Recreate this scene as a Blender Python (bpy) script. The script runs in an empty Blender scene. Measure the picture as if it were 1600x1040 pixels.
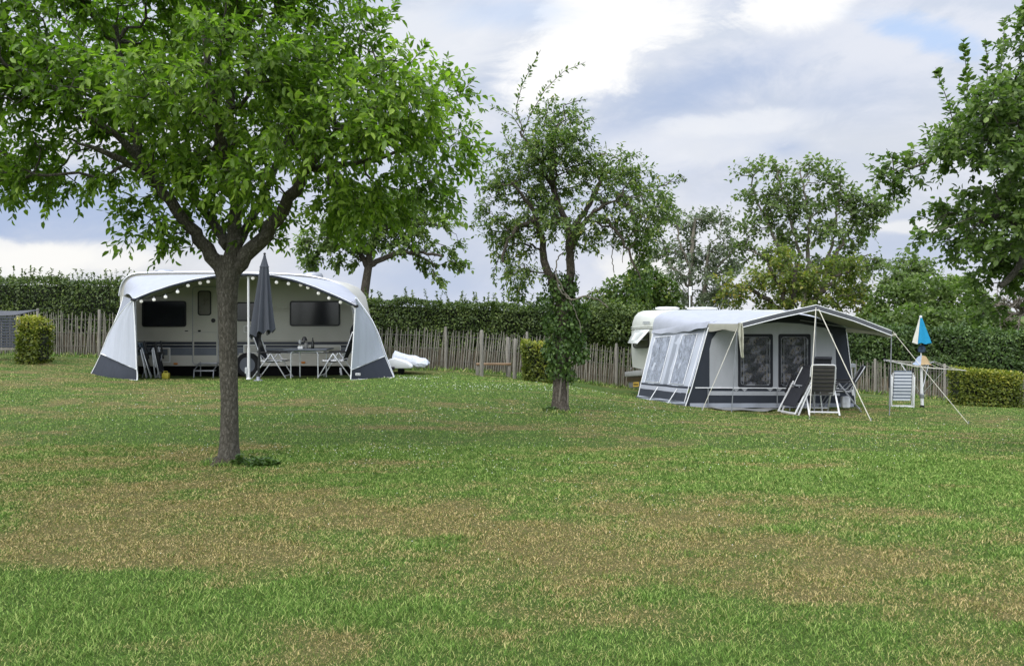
import bpy, bmesh, math, random
import numpy as np
from mathutils import Vector, Matrix

random.seed(7)
RNG = np.random.default_rng(11)
SC = bpy.context.scene
COL = SC.collection
F = 1155.0            # focal length in pixels of the 1600 px wide photograph
HZ = 490.0            # row of the horizon
EYE = 1.6

def P(px, py, Y):
    return np.array([(px - 800.0) / F * Y, Y, EYE - (py - HZ) / F * Y])

# ------------------------------------------------------------------ terrain
CTRL = [(-8,0,0),(0,0,0),(8,0,0),(-8,4,0),(0,4,0),(7,4,0),(-9,8,0.0),(-3,8,0.0),(2,8,-0.02),(7,8,-0.10),
        (-12,12,0.05),(-6,12,0.02),(0.84,13,-0.11),(5,12,-0.27),(10,12,-0.42),
        (-13,17,0.13),(-9.9,17.4,0.06),(-6,17.4,0.05),(-2.8,17.6,0.04),(-9.8,19.6,-0.02),(-6,19.6,-0.05),(-3,19.6,-0.06),
        (-9.8,21.9,0.0),(-5,21.9,-0.03),
        (-13.0,20.2,0.27),(-14.5,20.5,0.31),(-13.4,22.6,0.31),(-11.7,22.5,0.27),(-2.0,22.5,-0.12),(1.2,22.7,-0.35),(3,23,-0.60),
        (-0.9,20.8,-0.17),(1.5,19,-0.30),(3.6,18.6,-0.58),(3.3,20.5,-0.74),(4.4,16.6,-0.52),(7.8,17.0,-0.54),(6.0,15.0,-0.54),(7.3,15.0,-0.57),
        (9.4,15.3,-0.68),(10.0,18,-0.67),(11.6,19.3,-0.77),(13.3,19.3,-0.84),(11.2,24,-0.93),(14.3,21.5,-1.08),(13,16,-0.78),
        (0,27,-0.4),(-14,27,0.3),(14,27,-1.1),(6,27,-0.8)]
_c = np.array(CTRL, float)
def _tps(d):
    return np.where(d > 1e-9, d * d * np.log(np.maximum(d, 1e-9)), 0.0)
_n = len(_c)
_D = np.hypot(_c[:,None,0]-_c[None,:,0], _c[:,None,1]-_c[None,:,1])
_A = np.zeros((_n+3,_n+3)); _A[:_n,:_n] = _tps(_D) + np.eye(_n)*0.25
_A[:_n,_n] = 1; _A[:_n,_n+1:] = _c[:,:2]; _A[_n,:_n] = 1; _A[_n+1:,:_n] = _c[:,:2].T
_W = np.linalg.solve(_A, np.concatenate([_c[:,2],[0,0,0]]))
def gz(x, y):
    x = np.clip(np.asarray(x,float), -15, 15); y = np.clip(np.asarray(y,float), 0, 27)
    sh = np.broadcast(x,y).shape
    x = np.broadcast_to(x,sh).ravel(); y = np.broadcast_to(y,sh).ravel()
    out = np.empty(x.size)
    for i in range(0, x.size, 20000):
        d = np.hypot(x[i:i+20000,None]-_c[None,:,0], y[i:i+20000,None]-_c[None,:,1])
        out[i:i+20000] = _tps(d) @ _W[:_n] + _W[_n] + _W[_n+1]*x[i:i+20000] + _W[_n+2]*y[i:i+20000]
    out = out.reshape(sh)
    return float(out) if out.ndim == 0 else out
def G(px, Y):
    x = (px-800)/F*Y
    return np.array([x, Y, gz(x, Y)])

# ------------------------------------------------------------------ noise
def _hash(ix, iy, s):
    h = (ix.astype(np.int64)*374761393 + iy.astype(np.int64)*668265263 + s*982451653) & 0x7fffffff
    h = ((h ^ (h >> 13)) * 1274126177) & 0x7fffffff
    return ((h ^ (h >> 16)) & 0xffff) / 65535.0
def vnoise(x, y, s=0):
    ix = np.floor(x); iy = np.floor(y); fx = x-ix; fy = y-iy
    fx = fx*fx*(3-2*fx); fy = fy*fy*(3-2*fy)
    a = _hash(ix,iy,s); b = _hash(ix+1,iy,s); c = _hash(ix,iy+1,s); d = _hash(ix+1,iy+1,s)
    return (a*(1-fx)+b*fx)*(1-fy) + (c*(1-fx)+d*fx)*fy
def fbm(x, y, s=0, o=4):
    t = 0; amp = 0.5
    for k in range(o):
        t = t + amp*vnoise(x*2**k+k*17.3, y*2**k-k*9.1, s+k); amp *= 0.5
    return t/(1-0.5**o)

PATCH = [(100,722,260,34,.75),(300,742,100,22,.5),(620,772,200,28,.55),(200,820,280,70,.45),(450,800,260,60,.45),(650,820,160,45,.5),
 (700,858,210,40,.4),(200,882,120,26,.7),(560,640,150,14,.5),(480,620,110,10,.35),(1000,682,180,16,.7),(900,662,150,12,.4),(640,665,60,8,.6),
 (830,828,180,26,.6),(1000,872,260,48,.35),(850,920,200,36,.35),(920,962,120,20,.8),(1200,900,360,50,.4),(1400,868,260,55,.5),(1550,962,90,26,.7),
 (1350,800,200,22,.55),(1250,650,160,8,.35),(1540,650,90,12,.7),(1320,1015,100,30,.5),(450,1000,120,46,.6),(430,1030,70,18,.5),(60,590,80,12,.7),
 (200,620,120,12,.35),(330,718,70,12,.6),(1020,600,60,10,.5),(1090,642,80,6,.6),(960,730,160,16,.25),(350,640,260,8,.3),(1180,720,140,10,.4),
 (150,965,380,62,-.9),(300,935,200,30,-.5),(500,935,240,22,-.6),(1500,712,220,30,-.8),(1150,742,260,18,-.7),(720,742,170,15,-.55),(1000,1025,320,30,-.6),(640,955,130,34,-.4),
 (1250,985,170,30,-.5),(230,662,240,22,-.45),(740,600,260,22,-.7),(640,700,180,16,-.4),(400,725,40,10,-.6),(1000,760,200,15,-.35),(1500,620,120,10,-.4),(1350,755,180,14,-.4),(620,830,60,8,-.3),(1180,1000,400,40,-.25)]
def dryness(x, y):
    d = 0.40 + 0.6*(fbm(x*0.45+3, y*0.8+8, 3, 4)-0.5) + 1.6*(fbm(x*.8+.3*y, y*2.4, 9, 5)-0.5) + 1.7*(fbm(x*2.4, y*5.5, 19, 4)-0.5)
    brk = np.clip(.15+1.7*fbm(x*1.1+31, y*2.3+5, 14, 4)-.25, 0, 1.3)
    for (px,py,rx,ry,a) in PATCH:
        a = a*brk*.56 if a > 0 else a*.85
        Y0 = EYE*F/(py-HZ); X0 = (px-800)/F*Y0
        rX = rx*Y0/F; rY = max(ry*Y0*Y0/(EYE*F), .15)
        d = d + a*np.exp(-(((x-X0)/rX)**2 + ((y-Y0)/rY)**2))
    return np.clip(d, 0, 1)

# ------------------------------------------------------------------ mesh tools
def _unit(v):
    v = np.asarray(v, float); n = np.linalg.norm(v, axis=-1, keepdims=True)
    return v/np.maximum(n, 1e-9)
class MB:
    def __init__(s): s.v = []; s.f = []
    def add(s, vs, fs):
        o = len(s.v); s.v += [tuple(map(float,p)) for p in vs]; s.f += [tuple(i+o for i in f) for f in fs]; return s
    def box(s, c, size, ax=None):
        c = np.array(c,float); h = np.array(size,float)/2
        A = np.eye(3) if ax is None else np.array(ax,float)
        vs = [c + sx*h[0]*A[0] + sy*h[1]*A[1] + sz*h[2]*A[2] for sx in(-1,1) for sy in(-1,1) for sz in(-1,1)]
        return s.add(vs, [(0,1,3,2),(4,6,7,5),(0,4,5,1),(2,3,7,6),(0,2,6,4),(1,5,7,3)])
    def bar(s, a, b, w, t, ref=(0,0,1)):
        a = np.array(a,float); b = np.array(b,float); d = _unit(b-a)
        r = np.array(ref,float)
        if abs(d@r) > .95: r = np.array([0,1,0.])
        x = _unit(np.cross(d,r)); y = np.cross(x,d)
        return s.box((a+b)/2, (w,t,np.linalg.norm(b-a)), (x,y,d))
    def tube(s, pts, rad, n=8, cap=True):
        pts = np.array(pts,float); m = len(pts)
        rad = np.full(m, rad, float) if np.isscalar(rad) else np.array(rad,float)
        t = np.gradient(pts, axis=0) if m > 2 else np.repeat([pts[-1]-pts[0]], m, 0)
        t = _unit(t); u = np.cross(t[0], [0,0,1.] if abs(t[0][2]) < .9 else [1.,0,0]); u = _unit(u)
        vs = []; ang = np.linspace(0, 2*math.pi, n, endpoint=False)
        for i in range(m):
            u = _unit(u - (u@t[i])*t[i]); w = np.cross(t[i], u)
            vs += [pts[i] + rad[i]*(math.cos(a)*u + math.sin(a)*w) for a in ang]
        fs = [(i*n+k, i*n+(k+1)%n, (i+1)*n+(k+1)%n, (i+1)*n+k) for i in range(m-1) for k in range(n)]
        if cap: fs += [tuple(range(n-1,-1,-1)), tuple((m-1)*n+k for k in range(n))]
        return s.add(vs, fs)
    def prism(s, poly, nv):
        """poly: planar outline; nv: thickness vector (front face = poly + nv)"""
        p = np.array(poly,float); q = p + np.array(nv,float); n = len(p)
        return s.add(list(p)+list(q), [tuple(range(n)), tuple(range(2*n-1,n-1,-1))] + [(i,i+n,(i+1)%n+n,(i+1)%n) for i in range(n)])
    def sheet(s, rows, thick, ref=None):
        """rows: grid of points (list of lists) thickened by a vector or along the normals"""
        g = np.array(rows,float); R,C = g.shape[:2]
        du = np.gradient(g, axis=1); dv = np.gradient(g, axis=0)
        nrm = _unit(np.cross(du,dv)) if ref is None else np.broadcast_to(_unit(ref), g.shape)
        a = (g + nrm*thick/2).reshape(-1,3); b = (g - nrm*thick/2).reshape(-1,3); o = R*C
        fs = []
        for r in range(R-1):
            for c in range(C-1):
                i = r*C+c
                fs += [(i,i+1,i+C+1,i+C),(o+i,o+i+C,o+i+C+1,o+i+1)]
        for c in range(C-1):
            fs += [(c,o+c,o+c+1,c+1), ((R-1)*C+c,(R-1)*C+c+1,o+(R-1)*C+c+1,o+(R-1)*C+c)]
        for r in range(R-1):
            i = r*C; j = r*C+C-1
            fs += [(i,i+C,o+i+C,o+i),(j,o+j,o+j+C,j+C)]
        return s.add(list(a)+list(b), fs)
    def lathe(s, c, prof, n=16, sq=(1,1), fold=None):
        c = np.array(c,float); vs = []; fs = []; m = len(prof)
        for (r,z) in prof:
            for k in range(n):
                a = 2*math.pi*k/n; rr = r*(fold(a,z) if fold else 1)
                vs.append(c + [rr*math.cos(a)*sq[0], rr*math.sin(a)*sq[1], z])
        fs = [(i*n+k,i*n+(k+1)%n,(i+1)*n+(k+1)%n,(i+1)*n+k) for i in range(m-1) for k in range(n)]
        fs += [tuple(range(n-1,-1,-1)), tuple((m-1)*n+k for k in range(n))]
        return s.add(vs, fs)
    def ball(s, c, r, n=12, m=8, sq=(1,1,1)):
        prof = [(max(r*math.sin(math.pi*i/m),1e-4), -r*math.cos(math.pi*i/m)*sq[2]) for i in range(m+1)]
        return s.lathe(c, prof, n, sq[:2])
    def build(s, name, mat, parent=None, smooth=False, bevel=0, seg=2, label=None):
        me = bpy.data.meshes.new(name)
        v = np.array(s.v,float)
        root = parent
        while root is not None and root.parent is not None: root = root.parent
        if root is not None: v = v - np.array(root.location)
        me.from_pydata(v.tolist(), [], s.f)
        bm = bmesh.new(); bm.from_mesh(me)
        bmesh.ops.recalc_face_normals(bm, faces=bm.faces)
        if bevel:
            es = [e for e in bm.edges if len(e.link_faces)==2 and e.calc_face_angle(0) > .35]
            bmesh.ops.bevel(bm, geom=es, offset=bevel, segments=seg, affect='EDGES', profile=.5, clamp_overlap=True)
        bm.to_mesh(me); bm.free()
        if smooth or bevel:
            me.polygons.foreach_set('use_smooth', [True]*len(me.polygons))
            me.set_sharp_from_angle(angle=math.radians(38))
        o = bpy.data.objects.new(name, me); COL.objects.link(o)
        if mat: me.materials.append(mat)
        if parent is not None: o.parent = parent
        if label: o['label'] = label
        return o

def thing(name, label, cat, loc=(0,0,0), group=None):
    o = bpy.data.objects.new(name, None); COL.objects.link(o)
    o.location = [float(a) for a in loc]; o.empty_display_size = .2
    o['label'] = label; o['category'] = cat
    if group: o['group'] = group
    return o
def tag(o, label, cat, group=None):
    o['label'] = label; o['category'] = cat
    if group: o['group'] = group
    return o
def dup(root, loc, rotz, label=None):
    r = root.copy(); COL.objects.link(r); r.location = loc; r.rotation_euler = (0,0,rotz)
    if label: r['label'] = label
    for ch in list(root.children):
        c = ch.copy(); COL.objects.link(c); c.parent = r
        for g in list(ch.children):
            d = g.copy(); COL.objects.link(d); d.parent = c
    return r

def bulk(name, verts, nper, faces, mat, parent=None, attrs=None, smooth=False):
    """verts (N,nper,3) repeated topology faces (list of index lists of one length)"""
    N = len(verts); me = bpy.data.meshes.new(name)
    v = np.asarray(verts, np.float32).reshape(-1,3)
    root = parent
    while root is not None and root.parent is not None: root = root.parent
    if root is not None: v = v - np.array(root.location, np.float32)
    f = np.array(faces); k = f.shape[1]
    idx = (np.arange(N)[:,None,None]*nper + f[None]).reshape(-1)
    me.vertices.add(len(v)); me.vertices.foreach_set('co', v.ravel())
    me.loops.add(len(idx)); me.loops.foreach_set('vertex_index', idx.astype(np.int32))
    me.polygons.add(N*len(f)); me.polygons.foreach_set('loop_start', (np.arange(N*len(f))*k).astype(np.int32))
    me.update(calc_edges=True)
    if smooth: me.polygons.foreach_set('use_smooth', np.ones(N*len(f), bool))
    for an, av in (attrs or {}).items():
        a = me.attributes.new(an, 'FLOAT', 'POINT')
        a.data.foreach_set('value', np.repeat(np.asarray(av,np.float32), nper))
    me.materials.append(mat)
    o = bpy.data.objects.new(name, me); COL.objects.link(o)
    if parent is not None: o.parent = parent
    return o

LEAF_T = np.array([0,.28,.66,1,.66,.28]); LEAF_S = np.array([0,.5,.42,0,-.42,-.5]); LEAF_N = np.array([0,.16,.10,-.22,.10,.16])
def leaf_verts(pos, axis, nrm, L, W):
    axis = _unit(axis); side = _unit(np.cross(nrm, axis)); n2 = np.cross(axis, side)
    L = np.broadcast_to(L, len(pos)); W = np.broadcast_to(W, len(pos))
    return (pos[:,None] + axis[:,None]*(LEAF_T[None,:,None]*L[:,None,None]) + side[:,None]*(LEAF_S[None,:,None]*W[:,None,None])
            + n2[:,None]*(LEAF_N[None,:,None]*W[:,None,None]))
LEAF_F = [(0,1,2,3),(0,3,4,5)]

# ------------------------------------------------------------------ materials
class NT:
    def __init__(s, mat):
        mat.use_nodes = True; s.t = mat.node_tree; s.t.nodes.clear()
    def n(s, typ, **kw):
        nd = s.t.nodes.new(typ)
        for k,v in kw.items():
            if k.startswith('i_'): nd.inputs[int(k[2:])].default_value = v
            elif k == 'ins':
                for a,b in v.items(): nd.inputs[a].default_value = b
            else: setattr(nd, k, v)
        return nd
    def l(s, a, b): s.t.links.new(a, b)
    def math(s, op, a, b=None, c=None, clamp=False):
        nd = s.n('ShaderNodeMath', operation=op, use_clamp=clamp)
        for i,x in enumerate((a,b,c)):
            if x is None: continue
            if hasattr(x,'is_linked') or hasattr(x,'links'): s.l(x, nd.inputs[i])
            else: nd.inputs[i].default_value = x
        return nd.outputs[0]
    def mix(s, fac, a, b, blend='MIX'):
        nd = s.n('ShaderNodeMix', data_type='RGBA', blend_type=blend)
        for i,x in ((0,fac),(6,a),(7,b)):
            if hasattr(x,'links'): s.l(x, nd.inputs[i])
            else: nd.inputs[i].default_value = x if i == 0 else (tuple(x)+(1,))[:4]
        return nd.outputs[2]
    def ramp(s, fac, stops):
        nd = s.n('ShaderNodeValToRGB'); e = nd.color_ramp.elements
        while len(e) < len(stops): e.new(.5)
        for k,(p,c) in enumerate(stops): e[k].position = p; e[k].color = (tuple(c)+(1,))[:4]
        s.l(fac, nd.inputs[0]); return nd.outputs[0]
    def noise(s, vec, scale, detail=4, rough=.55, dist=0):
        nd = s.n('ShaderNodeTexNoise', ins={'Scale':scale,'Detail':detail,'Roughness':rough,'Distortion':dist})
        if vec is not None: s.l(vec, nd.inputs['Vector'])
        return nd.outputs[0]
def principled(nt, color=None, rough=.6, metal=0, spec=.5, trans=0, alpha=1):
    b = nt.n('ShaderNodeBsdfPrincipled'); o = nt.n('ShaderNodeOutputMaterial')
    b.inputs['Roughness'].default_value = rough; b.inputs['Metallic'].default_value = metal
    b.inputs['Specular IOR Level'].default_value = spec
    if color is not None:
        if hasattr(color,'links'): nt.l(color, b.inputs['Base Color'])
        else: b.inputs['Base Color'].default_value = (*color,1)
    nt.l(b.outputs[0], o.inputs[0]); return b, o
def M(name, color, rough=.6, metal=0, var=.12, scale=6, bump=0, bscale=30, spec=.4, dirt=0, stretch=(1,1,1)):
    """a procedural paint / cloth / metal: colour with soft mottling, a little dirt and surface bump"""
    m = bpy.data.materials.new(name); nt = NT(m)
    tc = nt.n('ShaderNodeTexCoord'); mp = nt.n('ShaderNodeMapping'); nt.l(tc.outputs['Object'], mp.inputs[0]); mp.inputs['Scale'].default_value = stretch
    a = nt.noise(mp.outputs[0], scale, 5, .6)
    c = np.array(color,float)
    col = nt.ramp(a, [(.3, tuple(c*(1-var))), (.7, tuple(np.minimum(c*(1+var),.95)))])
    if dirt:
        d = nt.noise(mp.outputs[0], scale*.45, 8, .7)
        col = nt.mix(nt.math('MULTIPLY', nt.math('SUBTRACT', d, .5, clamp=True), dirt*4, clamp=True), col, tuple(c*np.array([.55,.5,.42])))
    b,o = principled(nt, col, rough, metal, spec)
    nt.l(nt.math('MULTIPLY_ADD', a, .2, rough-.1), b.inputs['Roughness'])
    if bump:
        bp = nt.n('ShaderNodeBump', ins={'Strength':bump,'Distance':.02}); nt.l(nt.noise(mp.outputs[0], bscale, 3), bp.inputs['Height']); nt.l(bp.outputs[0], b.inputs['Normal'])
    return m
def cloth(name, color, trans=.25, var=.06, fold=.35, fscale=3.0, stretch=(1,1,.25), rough=.85):
    """awning cloth: lets some light through, soft vertical wrinkles"""
    m = bpy.data.materials.new(name); nt = NT(m)
    tc = nt.n('ShaderNodeTexCoord'); mp = nt.n('ShaderNodeMapping'); nt.l(tc.outputs['Object'], mp.inputs[0]); mp.inputs['Scale'].default_value = stretch
    c = np.array(color,float); a = nt.noise(mp.outputs[0], 5, 6, .6)
    col = nt.ramp(a, [(.3,tuple(c*(1-var))),(.7,tuple(np.minimum(c*(1+var),.95)))])
    b,o = principled(nt, col, rough, 0, .25)
    bp = nt.n('ShaderNodeBump', ins={'Strength':fold,'Distance':.06}); nt.l(nt.noise(mp.outputs[0], fscale, 3, .5, .6), bp.inputs['Height']); nt.l(bp.outputs[0], b.inputs['Normal'])
    if trans:
        tr = nt.n('ShaderNodeBsdfTranslucent'); nt.l(col, tr.inputs[0]); mx = nt.n('ShaderNodeMixShader'); mx.inputs[0].default_value = trans
        nt.l(b.outputs[0], mx.inputs[1]); nt.l(tr.outputs[0], mx.inputs[2]); nt.l(mx.outputs[0], o.inputs[0])
    return m
def leafmat(name, dark, mid, light, trans=.35, rough=.5, accent=None):
    m = bpy.data.materials.new(name); nt = NT(m)
    ge = nt.n('ShaderNodeNewGeometry'); at = nt.n('ShaderNodeAttribute', attribute_name='tint')
    f = nt.math('ADD', nt.math('MULTIPLY', ge.outputs['Random Per Island'], .45), nt.math('MULTIPLY', at.outputs['Fac'], .55))
    stops = [(.1,dark),(.5,mid),(.88,light)]
    if accent: stops = [(.08,dark),(.45,mid),(.72,light),(.9,accent)]
    col = nt.ramp(f, stops)
    b,o = principled(nt, col, rough, 0, .35)
    tr = nt.n('ShaderNodeBsdfTranslucent'); nt.l(nt.mix(1, col, (1.0,1.25,.55), 'MULTIPLY'), tr.inputs[0])
    mx = nt.n('ShaderNodeMixShader'); mx.inputs[0].default_value = trans
    nt.l(b.outputs[0], mx.inputs[1]); nt.l(tr.outputs[0], mx.inputs[2]); nt.l(mx.outputs[0], o.inputs[0])
    return m
def barkmat(name, c1, c2, c3, s=1.0):
    m = bpy.data.materials.new(name); nt = NT(m)
    tc = nt.n('ShaderNodeTexCoord'); mp = nt.n('ShaderNodeMapping'); mp.inputs['Scale'].default_value = (1,1,.45); nt.l(tc.outputs['Object'], mp.inputs[0])
    n1 = nt.noise(mp.outputs[0], 26*s, 6, .65, 1.2); n2 = nt.noise(mp.outputs[0], 7*s, 4, .6, .5)
    vo = nt.n('ShaderNodeTexVoronoi', feature='DISTANCE_TO_EDGE', ins={'Scale':30*s}); nt.l(mp.outputs[0], vo.inputs[0])
    n4 = nt.noise(mp.outputs[0], 60*s, 4, .7, 2.0)
    vm_ = nt.n('ShaderNodeMapRange'); nt.l(vo.outputs[0], vm_.inputs[0]); vm_.inputs[2].default_value = .16
    mot = nt.math('ADD', nt.math('MULTIPLY', n1, .5), nt.math('MULTIPLY', n4, .5))
    col = nt.mix(nt.math('MULTIPLY', n2, .35), nt.ramp(mot, [(.36,c1),(.5,c2),(.64,c3)]), c2)
    col = nt.mix(vm_.outputs[0], nt.mix(.55, col, c1), col)
    b,o = principled(nt, col, .9, 0, .2)
    h = nt.math('ADD', n1, nt.math('MULTIPLY', vo.outputs[0], 1.2))
    bp = nt.n('ShaderNodeBump', ins={'Strength':.9,'Distance':.02/s}); nt.l(h, bp.inputs['Height']); nt.l(bp.outputs[0], b.inputs['Normal'])
    return m
def glassy(name, tint, alpha, rough=.08, bump=.25, bscale=8, stretch=(1,1,1), streak=0):
    """clear or tinted plastic pane: partly see-through, glossy, slightly wrinkled"""
    m = bpy.data.materials.new(name); nt = NT(m)
    tc = nt.n('ShaderNodeTexCoord'); mp = nt.n('ShaderNodeMapping'); mp.inputs['Scale'].default_value = stretch; nt.l(tc.outputs['Object'], mp.inputs[0])
    if streak:
        tn = np.array(tint); sk = nt.noise(mp.outputs[0], 7, 5, .6, 1.5); tint = nt.ramp(sk, [(.36,tuple(tn*(1-streak))),(.5,tuple(tn)),(.62,tuple(np.minimum(tn*(1+streak),.8)))])
    b,o = principled(nt, tint, rough, 0, .6)
    bp = nt.n('ShaderNodeBump', ins={'Strength':bump,'Distance':.05}); nt.l(nt.noise(mp.outputs[0], bscale, 3, .5, 1.0), bp.inputs['Height']); nt.l(bp.outputs[0], b.inputs['Normal'])
    b.inputs['Alpha'].default_value = alpha
    return m
def bands(name, c1, c2, freq, duty=.5, rough=.7, axis='Z'):
    m = bpy.data.materials.new(name); nt = NT(m)
    tc = nt.n('ShaderNodeTexCoord'); sp = nt.n('ShaderNodeSeparateXYZ'); nt.l(tc.outputs['Object'], sp.inputs[0])
    fr = nt.math('FRACT', nt.math('MULTIPLY', sp.outputs[axis], freq)); g = nt.math('GREATER_THAN', fr, duty)
    nz = nt.noise(tc.outputs['Object'], 40, 3)
    col = nt.mix(g, c1, c2); col = nt.mix(nt.math('MULTIPLY', nz, .25), col, tuple(np.array(c1)*.6))
    principled(nt, col, rough, 0, .3); return m

MT = dict(
 white=M('white_paint', (.66,.66,.65), .4, var=.05, scale=2, dirt=.12),
 cream=M('cream_caravan_skin', (.46,.445,.39), .45, var=.05, scale=1.5, bump=.05, bscale=60, dirt=.12),
 cream2=M('pale_caravan_skin', (.54,.55,.49), .4, var=.05, scale=1.5, dirt=.12, bump=.03, bscale=40),
 navy=M('navy_stripe', (.022,.027,.042), .4), slate=M('slate_stripe', (.115,.128,.15), .5),
 black=M('black_plastic', (.012,.012,.013), .45), rubber=M('rubber', (.015,.015,.016), .85, bump=.2, bscale=60),
 alu=M('aluminium', (.62,.63,.65), .35, metal=.75, var=.1, scale=12), greymetal=M('grey_metal', (.30,.31,.33), .4, metal=.6),
 darkfab=cloth('black_cloth', (.022,.023,.028), 0), charcoal=cloth('charcoal_cloth', (.034,.039,.050), .03, fold=.25),
 roofcloth=cloth('pale_roof_cloth', (.345,.36,.40), .06, fold=.35, fscale=1.4, stretch=(1,1,1)),
 wing=cloth('pale_wing_cloth', (.47,.495,.55), .12, fold=.5, fscale=4, stretch=(1,1,.12)),
 greycloth=cloth('mid_grey_cloth', (.30,.32,.36), .15, fold=.4, stretch=(1,1,.3)),
 wallgrey=cloth('grey_wall_cloth', (.40,.41,.43), .12, fold=.3, fscale=2.5, stretch=(1,1,.4)),
 piping=M('white_piping', (.82,.82,.82), .5, var=.03), beige=cloth('beige_cloth', (.56,.54,.46), .38, fold=.4),
 glassdark=glassy('tinted_window', (.010,.011,.014), 1, .16, .015, 3),
 vinylclear=glassy('clear_vinyl', (.37,.40,.46), .60, .14, 1.0, 11, (1,1,.35), .26),
 vinyldark=glassy('dark_vinyl', (.030,.034,.042), .45, .10, 1.0, 9, (1.6,1.6,.6)),
 wood=M('weathered_wood', (.20,.185,.155), .9, var=.3, scale=5, bump=.5, bscale=30, stretch=(6,6,.7)),
 pale=M('weathered_paling', (.195,.180,.145), .9, var=.45, scale=3.2, bump=.5, bscale=30, stretch=(5,5,.8)),
 brownpale=M('brown_paling', (.185,.152,.105), .95, var=.45, scale=5, bump=.5, bscale=25, stretch=(4,4,1)),
 wire=M('fence_wire', (.16,.15,.13), .6, metal=.5),
 parasol=cloth('charcoal_parasol_cloth', (.056,.061,.072), 0, fold=.25),
 yellow=M('yellow_plastic', (.30,.27,.025), .5), orange=M('orange_marker', (.45,.16,.02), .35),
 blue=cloth('turquoise_cloth', (.015,.24,.42), .1), bluegrey=cloth('blue_grey_cloth', (.16,.20,.27), .05),
 tan=cloth('tan_cloth', (.33,.24,.13), 0), rope=M('pale_rope', (.62,.59,.50), .9), plate=M('number_plate', (.62,.40,.07), .5),
 globe=None, soil=M('dark_soil', (.060,.048,.034), .98, var=.5, scale=40, bump=1, bscale=60),
 sheetgrey=M('grey_groundsheet', (.22,.22,.21), .9, var=.3, scale=8, dirt=.3),
 bark=barkmat('grey_brown_bark', (.030,.027,.020), (.088,.080,.062), (.19,.175,.145)),
 bark2=barkmat('old_dark_bark', (.030,.025,.019), (.090,.076,.058), (.18,.155,.125), .8),
 twig=M('pale_twig', (.16,.14,.11), .9, var=.3),
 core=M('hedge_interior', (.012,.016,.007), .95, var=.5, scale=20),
 darkstrap=M('dark_strap', (.02,.02,.022), .8), browncloth=M('brown_grey_sling', (.075,.070,.060), .85, var=.2, bump=.3, bscale=120),
 stripe=bands('white_blue_stripe', (.60,.62,.66), (.10,.125,.17), 12.5, .55),
 crumple=cloth('crumpled_cover_cloth', (.50,.52,.56), 0, fold=1.0, fscale=7, stretch=(1,1,1)),
 matteblack=M('matte_black_skirt', (.006,.006,.006), .95, spec=.05),
 bottle=glassy('dark_bottle', (.012,.014,.012), 1, .1, 0),
)
def globemat():
    m = bpy.data.materials.new('white_globe_added_glow'); nt = NT(m); b,o = principled(nt, (.80,.80,.78), .4)
    b.inputs['Emission Color'].default_value = (1,.97,.9,1); b.inputs['Emission Strength'].default_value = .22; return m  # faint glow added so the globes stay white in the canopy's shade
MT['globe'] = globemat()
LM = dict(
 front=leafmat('bright_green_leaf', (.038,.078,.008), (.132,.225,.024), (.31,.43,.055), .48),
 old=leafmat('dull_green_leaf', (.034,.060,.015), (.092,.148,.036), (.20,.26,.065), .40, accent=(.26,.24,.05)),
 ivy=leafmat('ivy_leaf', (.024,.052,.012), (.072,.130,.028), (.16,.24,.055), .25, .42),
 apple=leafmat('apple_leaf', (.036,.070,.018), (.105,.165,.042), (.23,.31,.085), .44),
 far=leafmat('far_green_leaf', (.060,.090,.030), (.135,.19,.062), (.24,.29,.11), .48),
 rust=leafmat('rusting_leaf', (.075,.11,.024), (.15,.20,.046), (.26,.26,.055), .5, accent=(.34,.225,.035)),
 birch=leafmat('grey_green_leaf', (.07,.09,.06), (.14,.17,.11), (.23,.26,.17), .42),
 bush=leafmat('bush_leaf', (.030,.058,.014), (.075,.13,.024), (.14,.19,.030), .3, accent=(.21,.20,.035)),
 hedge=leafmat('hedge_leaf', (.024,.044,.010), (.076,.115,.026), (.21,.26,.062), .28, .45),
 hedgeR=leafmat('laurel_leaf', (.022,.046,.012), (.072,.122,.032), (.18,.26,.066), .28, .4),
 tree=leafmat('tree_green_leaf', (.048,.080,.020), (.125,.185,.046), (.25,.32,.085), .46),
 beech=leafmat('beech_leaf', (.050,.070,.012), (.13,.165,.022), (.29,.285,.036), .34, accent=(.42,.36,.06)),
)

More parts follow.
